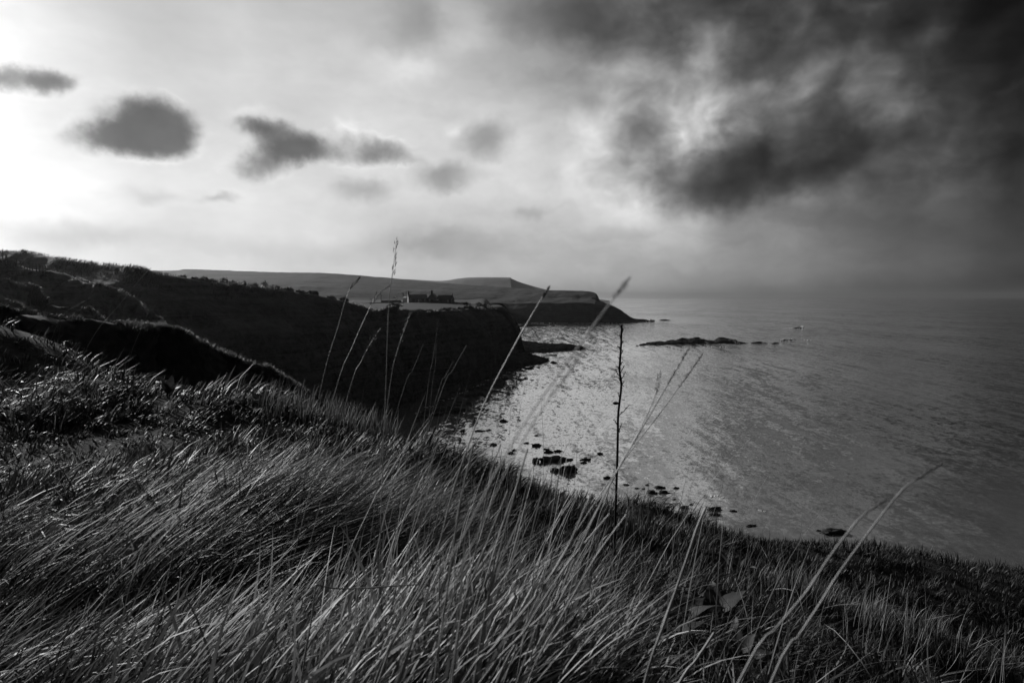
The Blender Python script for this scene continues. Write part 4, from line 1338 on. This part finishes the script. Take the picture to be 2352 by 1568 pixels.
def seeds(pts, tg, n, length, width, spread, branch):
    """spikelets set round the top of a stem: pts run from the head's foot to its tip"""
    vs, fs = [], []
    for k_ in range(n):
        t_ = (k_ + rng.random()) / n
        i = min(int(t_ * (len(pts) - 1)), len(pts) - 2); f_ = t_ * (len(pts) - 1) - i
        p = pts[i] * (1 - f_) + pts[i + 1] * f_
        d = tg[i]
        a_ = rng.uniform(0, 6.28)
        s1 = np.cross(d, [0.3, -0.9, 0.2]); s1 /= np.linalg.norm(s1); s2 = np.cross(d, s1)
        out = s1 * math.cos(a_) + s2 * math.sin(a_)
        taper = math.sin(math.pi * min(1, 0.18 + 0.82 * t_)) ** 0.6 + 0.15
        c = p + out * branch * taper * rng.uniform(.3, 1)
        ax = d * math.cos(spread) + out * math.sin(spread); ax /= np.linalg.norm(ax)
        w1 = np.cross(ax, out + 0.3 * d); w1 /= (np.linalg.norm(w1) + 1e-9); w2 = np.cross(ax, w1)
        L_ = length * rng.uniform(.7, 1.2); w_ = width * rng.uniform(.7, 1.2)
        b_ = len(vs)
        vs += [c, c + ax * L_ * .45 + w1 * w_, c + ax * L_ * .45 + w2 * w_, c + ax * L_ * .45 - w1 * w_, c + ax * L_ * .45 - w2 * w_, c + ax * L_]
        for q in range(4):
            fs += [(b_, b_ + 1 + q, b_ + 1 + (q + 1) % 4), (b_ + 5, b_ + 1 + (q + 1) % 4, b_ + 1 + q)]
    return np.array(vs), np.array(fs)


def stalk(pts, Y, dia, label, head=None, group=None, mat='stalk', Yt=None, n=26, cat='grass stalk', nodes=True):
    """stem through photograph points listed from root to tip, at distance Y, rooted in the ground"""
    if Y is None:
        Y = ground_hit(*pts[0]) or 9.0
    Yt = Yt or Y
    P_ = [np.array(at(u, v, Y + (Yt - Y) * i / max(1, len(pts) - 1))) for i, (u, v) in enumerate(pts)]
    # carry the stem down to the ground along its own line
    d = P_[0] - P_[1]; d /= np.linalg.norm(d)
    d = d * 0.75 + np.array([0, 0, -0.35]); d /= np.linalg.norm(d)
    p = P_[0].copy()
    for _ in range(400):
        if p[2] < gz1(p[0], p[1]) - 0.03:
            break
        p = p + d * 0.02
    if np.linalg.norm(p - P_[0]) > 0.03:
        mid = (p + P_[0]) / 2
        P_ = [p, mid] + P_ if np.linalg.norm(p - P_[0]) > .3 else [p] + P_
    base = P_[0]
    line = cr(np.array(P_), n) - base
    rad = np.linspace(1.0, 0.5 if head else 0.75, n) * dia / 2
    if nodes:
        for k_ in range(6, n - 5, 7):
            rad[k_] *= 1.3
    V, F, tg = tube(line, rad)
    e_ = empty('grass_stalk' if mat != 'darkstalk' else 'dock_stalk', Vector(base))
    mesh_obj('stem', V, F, M[mat], e_)
    if head:
        kind, frac = head
        fine_ = cr(line, 80)
        h0 = int(80 * (1 - frac))
        hp = fine_[h0:]
        ht = np.gradient(hp, axis=0); ht /= np.linalg.norm(ht, axis=1)[:, None]
        Lh = np.linalg.norm(np.diff(hp, axis=0), axis=1).sum()
        q_ = min(1.0, Y / 1.7)
        if kind == 'spike':
            v_, f_ = seeds(hp, ht, int(30 + Lh * 160), 0.0085 * q_, 0.0011 * q_, 0.2, 0.0028 * q_)
        elif kind == 'loose':
            v_, f_ = seeds(hp, ht, int(16 + Lh * 70), 0.012 * q_, 0.0011 * q_, 0.25, 0.005 * q_)
        else:
            v_, f_ = seeds(hp, ht, int(50 + Lh * 200), 0.010 * q_, 0.0012 * q_, 0.2, 0.007 * q_)
        mesh_obj('seed_head', v_, f_, M['seed'], e_, smooth=False)
    tag(e_, label, cat, group)
    return e_, line, tg


TG = 'tall grass stalks with seed heads'
stalk([(876, 1150), (886, 900), (893, 700), (902, 625), (911, 553)], 1.7, .0026, 'tallest seeding grass stalk rising past the left of the cottage', ('loose', .2), TG)
stalk([(735, 900), (778, 745), (800, 672), (826, 637)], 1.9, .0018, 'slender stalk with a seed head left of the tallest stalk', ('spike', .18), TG)
stalk([(768, 905), (812, 790), (845, 716), (862, 682), (893, 656)], 1.8, .0020, 'stalk with a drooping seed head just left of the tallest stalk', ('loose', .3), TG)
stalk([(893, 905), (910, 815), (931, 751), (945, 718)], 1.6, .0016, 'faint stalk with a seed head in front of the cliff below the cottage', ('loose', .35), TG)
stalk([(800, 905), (829, 831), (850, 790), (871, 757)], 1.7, .0015, 'faint short stalk with a seed head against the dark cliff', ('loose', .4), TG)
stalk([(903, 1469), (995, 1293), (1039, 1133), (1103, 949), (1170, 815), (1232, 706), (1261, 660)], 1.15, .0034, 'long leaning stalk with a seed head crossing the cliff point', ('spike', .09), TG)
stalk([(940, 1480), (1060, 1240), (1180, 1010), (1290, 850), (1395, 705), (1445, 640)], 0.5, .0018, 'out-of-focus leaning stalk with a fat seed head above the far headland', ('fat', .12), TG)
stalk([(1010, 1470), (1110, 1200), (1215, 985), (1345, 800)], 0.54, .0018, 'out-of-focus leaning stalk with a seed head over the bay rocks', ('fat', .13), TG)
stalk([(1100, 1568), (1267, 1389), (1319, 1285), (1407, 1101), (1500, 940), (1582, 800)], 0.95, .0032, 'leaning stalk with a seed head ending below the black skerry', ('spike', .09), TG)
stalk([(1200, 1450), (1300, 1260), (1420, 1075), (1530, 930), (1611, 815)], 1.2, .0026, 'rightmost of the leaning seed heads below the black skerry', ('spike', .12), TG)
stalk([(1240, 1420), (1340, 1230), (1430, 1060), (1497, 930), (1517, 856)], 1.05, .0022, 'leaning stalk with a short dark seed head right of the dock stalk', ('loose', .13), TG)
stalk([(1773, 1561), (1837, 1457), (1889, 1377), (1929, 1313), (1993, 1225), (2065, 1133), (2105, 1101), (2163, 1065)], 0.70, .0030, 'thick leaning stalk with a seed head farthest right over the sea', ('spike', .13), TG)
stalk([(1697, 1565), (1785, 1441), (1857, 1353), (1901, 1285), (1949, 1221), (1985, 1180), (2033, 1149)], 0.66, .0030, 'thick leaning stalk parallel to and left of the farthest right one', ('spike', .13), TG)
stalk([(1480, 1568), (1530, 1420), (1575, 1290), (1604, 1205), (1622, 1164)], 1.05, .0050, 'thick pale broken stalk crossing the brow at lower right', None, 'thick pale stalks')
stalk([(1555, 1580), (1600, 1514), (1641, 1452)], 1.1, .0060, 'short thick pale stalk cut off at the bottom right of centre', None, 'thick pale stalks')
stalk([(700, 1510), (716, 1420), (725, 1348), (733, 1344), (775, 1351), (850, 1349), (927, 1343), (985, 1341)], 1.45, .0040, 'pale stem snapped over at a right angle at bottom centre left', None, 'thick pale stalks')


def row(items, what, group, Y=None, dia=.003, mat='stalk', **kw):
    items = sorted(items, key=lambda t_: t_[0][0])
    for i, it in enumerate(items):
        stalk(it[:-2] if not isinstance(it[-1], tuple) else it, (it[-2] if not isinstance(it[-1], tuple) else Y), (it[-1] if not isinstance(it[-1], tuple) else dia), '%s, the %s' % (what, ORD[i] if i < len(items) - 1 else 'rightmost'), None, group, mat, **kw)


row([[(999, 1557), (1031, 1333), (1055, 1165), (1087, 1021), 0.95, .0030], [(1047, 1493), (1071, 1365), (1103, 1285), (1167, 1125), 1.0, .0030], [(1103, 1473), (1143, 1285), (1187, 1117), (1212, 1030), 0.9, .0028],
     [(1043, 1500), (1095, 1253), (1127, 1093), (1150, 1020), 1.2, .0026], [(1223, 1357), (1259, 1221), (1279, 1117), (1290, 1050), 1.4, .0026], [(1063, 1568), (1135, 1485), (1279, 1301), (1359, 1133), 0.85, .0034],
     [(1140, 1568), (1210, 1440), (1300, 1300), (1400, 1180), 0.95, .0032], [(1211, 1568), (1287, 1421), (1367, 1281), (1439, 1181), 1.0, .0032], [(1009, 1373), (1010, 1320), (1012, 1270), 1.5, .0030], [(860, 1568), (930, 1420), (1010, 1290), 1.0, .0030]],
    'pale leaning stem in the sheaf at bottom centre', 'leaning stems at bottom centre')
row([[(2001, 1557), (2025, 1461), (2047, 1317), None, .0045], [(2037, 1565), (2071, 1493), (2085, 1361), None, .0045], [(1977, 1557), (1985, 1430), (1993, 1317), None, .0032], [(1985, 1541), (1998, 1430), (2011, 1325), None, .0032],
     [(1935, 1549), (1947, 1437), (1941, 1393), None, .0045], [(1949, 1512), (1957, 1461), None, .0036], [(2083, 1565), (2100, 1500), (2121, 1441), None, .0038], [(2129, 1568), (2130, 1480), (2127, 1445), None, .0036],
     [(1871, 1533), (1870, 1480), (1867, 1445), None, .0038], [(2149, 1565), (2185, 1530), (2205, 1497), None, .0034], [(2153, 1445), (2165, 1400), (2181, 1365), None, .0020], [(2129, 1421), (2124, 1340), (2117, 1257), None, .0018]],
    'dry cut stem standing at lower right', 'cut stems at lower right')
row([[(1249, 1120), (1248, 1010), (1242, 909), None, .0048], [(1289, 1110), (1290, 1015), None, .0040], [(1300, 1110), (1300, 1010), None, .0030], [(1318, 1125), (1327, 1020), None, .0044], [(1154, 1050), (1140, 975), (1124, 925), None, .0030],
     [(1165, 1090), (1190, 960), (1212, 857), 3.2, .0016], [(1170, 1000), (1176, 885), 3.0, .0014], [(1212, 1030), (1220, 945), None, .0018], [(1489, 1180), (1490, 1093), None, .0040], [(1270, 1090), (1276, 1070), None, .003], [(1345, 1110), (1352, 1060), None, .003]],
    'thin upright stem on the brow against the bay', 'upright stems along the brow')
row([[(1557, 1229), (1590, 1110), (1617, 1001), None, .0030], [(1617, 1245), (1645, 1160), (1663, 1100), None, .0044], [(1665, 1277), (1720, 1170), (1763, 1093), None, .0030], [(1670, 1230), (1720, 1160), (1757, 1125), None, .0036], [(1700, 1190), (1685, 1130), (1669, 1077), None, .0016],
     [(1728, 1200), (1712, 1140), (1704, 1093), None, .0016], [(1791, 1215), (1800, 1160), (1807, 1110), None, .0016], [(1655, 1210), (1655, 1160), (1661, 1092), None, .0034], [(1577, 1200), (1583, 1100), None, .0016]],
    'bare stem on the brow right of the dark stalk', 'bare stems right of the dark stalk')
row([[(925, 900), (948, 850), (973, 789), 2.4, .0018], [(981, 905), (995, 820), (1007, 735), 2.2, .0018], [(991, 905), (1000, 840), (1002, 789), 2.6, .0018], [(1005, 905), (1022, 866), (1042, 828), 2.4, .0018], [(1012, 905), (1040, 850), (1072, 792), 2.0, .0020], [(833, 925), (834, 905), (836, 890), None, .004]],
    'fine bare stem against the dark cliff', 'fine stems against the cliff', mat='seed')
row([[(304, 803), (322, 760), (340, 718), None, .0050], [(112, 800), (143, 726), (180, 700), (221, 675), 4.5, .0028], [(204, 790), (270, 705), (330, 632), (347, 615), 4.0, .0030], [(129, 798), (135, 770), (139, 747), None, .005], [(646, 945), (654, 900), (661, 862), None, .0045], [(590, 1060), (600, 1000), (612, 930), 4.4, .003], [(120, 1555), (150, 1460), (185, 1395), 1.7, .0045]],
    'thin stem standing out of the grass on the left', 'thin stems on the left', mat='seed')

# the dark dock stalk
e_, line, tg = stalk([(1413, 1195), (1417, 1080), (1419, 1000), (1420, 950), (1427, 885), (1423, 850), (1426, 800), (1428, 746)], 3.4, .0135, 'tall dead dock stalk, almost black, standing against the sea', None, None, 'darkstalk', n=40, cat='dock stalk', nodes=False)
fine_ = cr(line, 120)
tot = line[-1][2] - line[0][2]
for k_ in range(19):
    t_ = 0.66 + 0.33 * ((k_ - 5) / 13) if k_ > 5 else (0.30, 0.46, 0.50, 0.55, 0.62, 0.66)[k_]
    i = int(t_ * 119)
    b_ = fine_[i]
    s_ = 1 if k_ % 2 else -1
    ln = (0.05 * (1 - t_) + 0.018) * rng.uniform(.6, 1.2) * (1.6 if k_ in (1, 3, 9) else 1)
    a_ = rng.uniform(.4, .9)
    dirv = np.array([s_ * math.sin(a_), rng.uniform(-.5, .5), math.cos(a_)])
    tp = np.array([b_, b_ + dirv * ln * .5, b_ + dirv * ln + np.array([0, 0, ln * .15])])
    V, F, tt_ = tube(cr(tp, 5), np.linspace(.0026, .0014, 5), 5)
    tw = mesh_obj('twig', V, F, M['darkstalk'], e_)
    v_, f_ = seeds(cr(tp, 6), np.repeat(tt_[:1], 6, 0), 4, .008, .0034, .6, .004)
    mesh_obj('seed_pod', v_, f_, M['darkstalk'], tw, smooth=False)
b_ = fine_[int(.60 * 119)]
pod = mesh_obj('seed_pod', ICO[2][0] * np.array([.016, .009, .008]) + b_ + np.array([-.018, 0, 0]), ICO[2][1], M['darkstalk'], e_)

# foam ---------------------------------------------------------------------
def foam(label, spots):
    Vs, Fs = [], []
    n0 = 0
    for u, v, w, h, k_ in spots:
        p = sea_at(u, v)
        s_ = p.y / 1568
        for _ in range(k_):
            vv, ff = ICO[1]
            r_ = np.array([w * s_ * rng.uniform(.06, .16), w * s_ * rng.uniform(.06, .16), max(.12, h * s_ * rng.uniform(.12, .35))])
            c_ = np.array([p.x + rng.normal(0, w * s_ * .25), p.y + rng.normal(0, w * s_ * .25), max(0, rng.random() ** 2 * h * s_ * .5)])
            q = vv * r_ * (1 + .3 * perlin(vv * 2 + c_ * .7))[:, None] + c_
            Vs.append(q); Fs.append(ff + n0); n0 += len(q)
    o = mesh_obj('foam', np.vstack(Vs), np.vstack(Fs), M['foam'])
    tag(o, label, 'foam', kind='stuff')


foam('white surf bursting at the tip of the far headland spit', [(1497, 738.5, 14, 9, 26), (1489, 739.5, 14, 3, 8)])
foam('white water over the far lone rock', [(1843, 752.5, 8, 8, 16), (1828, 753.8, 18, 1.5, 10), (1810, 754.2, 14, .6, 6)])
foam('broken white water along the end of the reef', [(1797, 781.5, 8, 5, 12), (1820, 780.5, 10, 4, 10), (1812, 781.5, 20, 1, 6), (1770, 789.5, 10, 1.5, 6), (1723, 788.5, 6, 2, 4), (1856, 781.5, 10, 4, 8)])
foam('thin line of surf along the foot of the far headland', [(u, 742.0, 16, .8, 4) for u in range(1200, 1420, 11) if (u * 7) % 5 != 0])
foam('thin wash along the foot of the near cliff', [(955 + 12 * k_, 948 - 5.2 * k_ + 3 * math.sin(k_ * 2.1), 14, .5, 3) for k_ in range(0, 19)] + [(1200 + 9 * k_, 812 - 0.8 * k_, 12, .6, 3) for k_ in range(0, 10)])
foam('wash along the near edge of the long black skerry', [(1475 + 14 * k_, 796.5, 14, .5, 3) for k_ in range(0, 16) if k_ % 3])
foam('flecks of foam on the shallow ripple near the brow', [(1640, 1140, 20, .8, 8), (1660, 1143, 14, .8, 5), (1745, 1172, 10, 1, 6), (1755, 1174, 8, .6, 4)])

# haze: the air between the camera and the far coast
hz_v = [(-26500, -3500, -2), (26500, -3500, -2), (26500, 26500, -2), (-26500, 26500, -2), (-26500, -3500, 165), (26500, -3500, 165), (26500, 26500, 165), (-26500, 26500, 165)]
haze = mesh_obj('haze', hz_v, [(0, 3, 2, 1), (4, 5, 6, 7), (0, 1, 5, 4), (1, 2, 6, 5), (2, 3, 7, 6), (3, 0, 4, 7)], None, smooth=False)
hm = bpy.data.materials.new('haze')
hm.use_nodes = True
hm.node_tree.nodes.clear()
pv = hm.node_tree.nodes.new('ShaderNodeVolumePrincipled')
pv.inputs['Color'].default_value = (0.45, 0.45, 0.45, 1)
pv.inputs['Density'].default_value = 5.5e-5
pv.inputs['Anisotropy'].default_value = 0.68
ho = hm.node_tree.nodes.new('ShaderNodeOutputMaterial')
hm.node_tree.links.new(pv.outputs[0], ho.inputs['Volume'])
haze.data.materials.append(hm)
tag(haze, 'thin sea haze fading the far coast', kind='stuff')
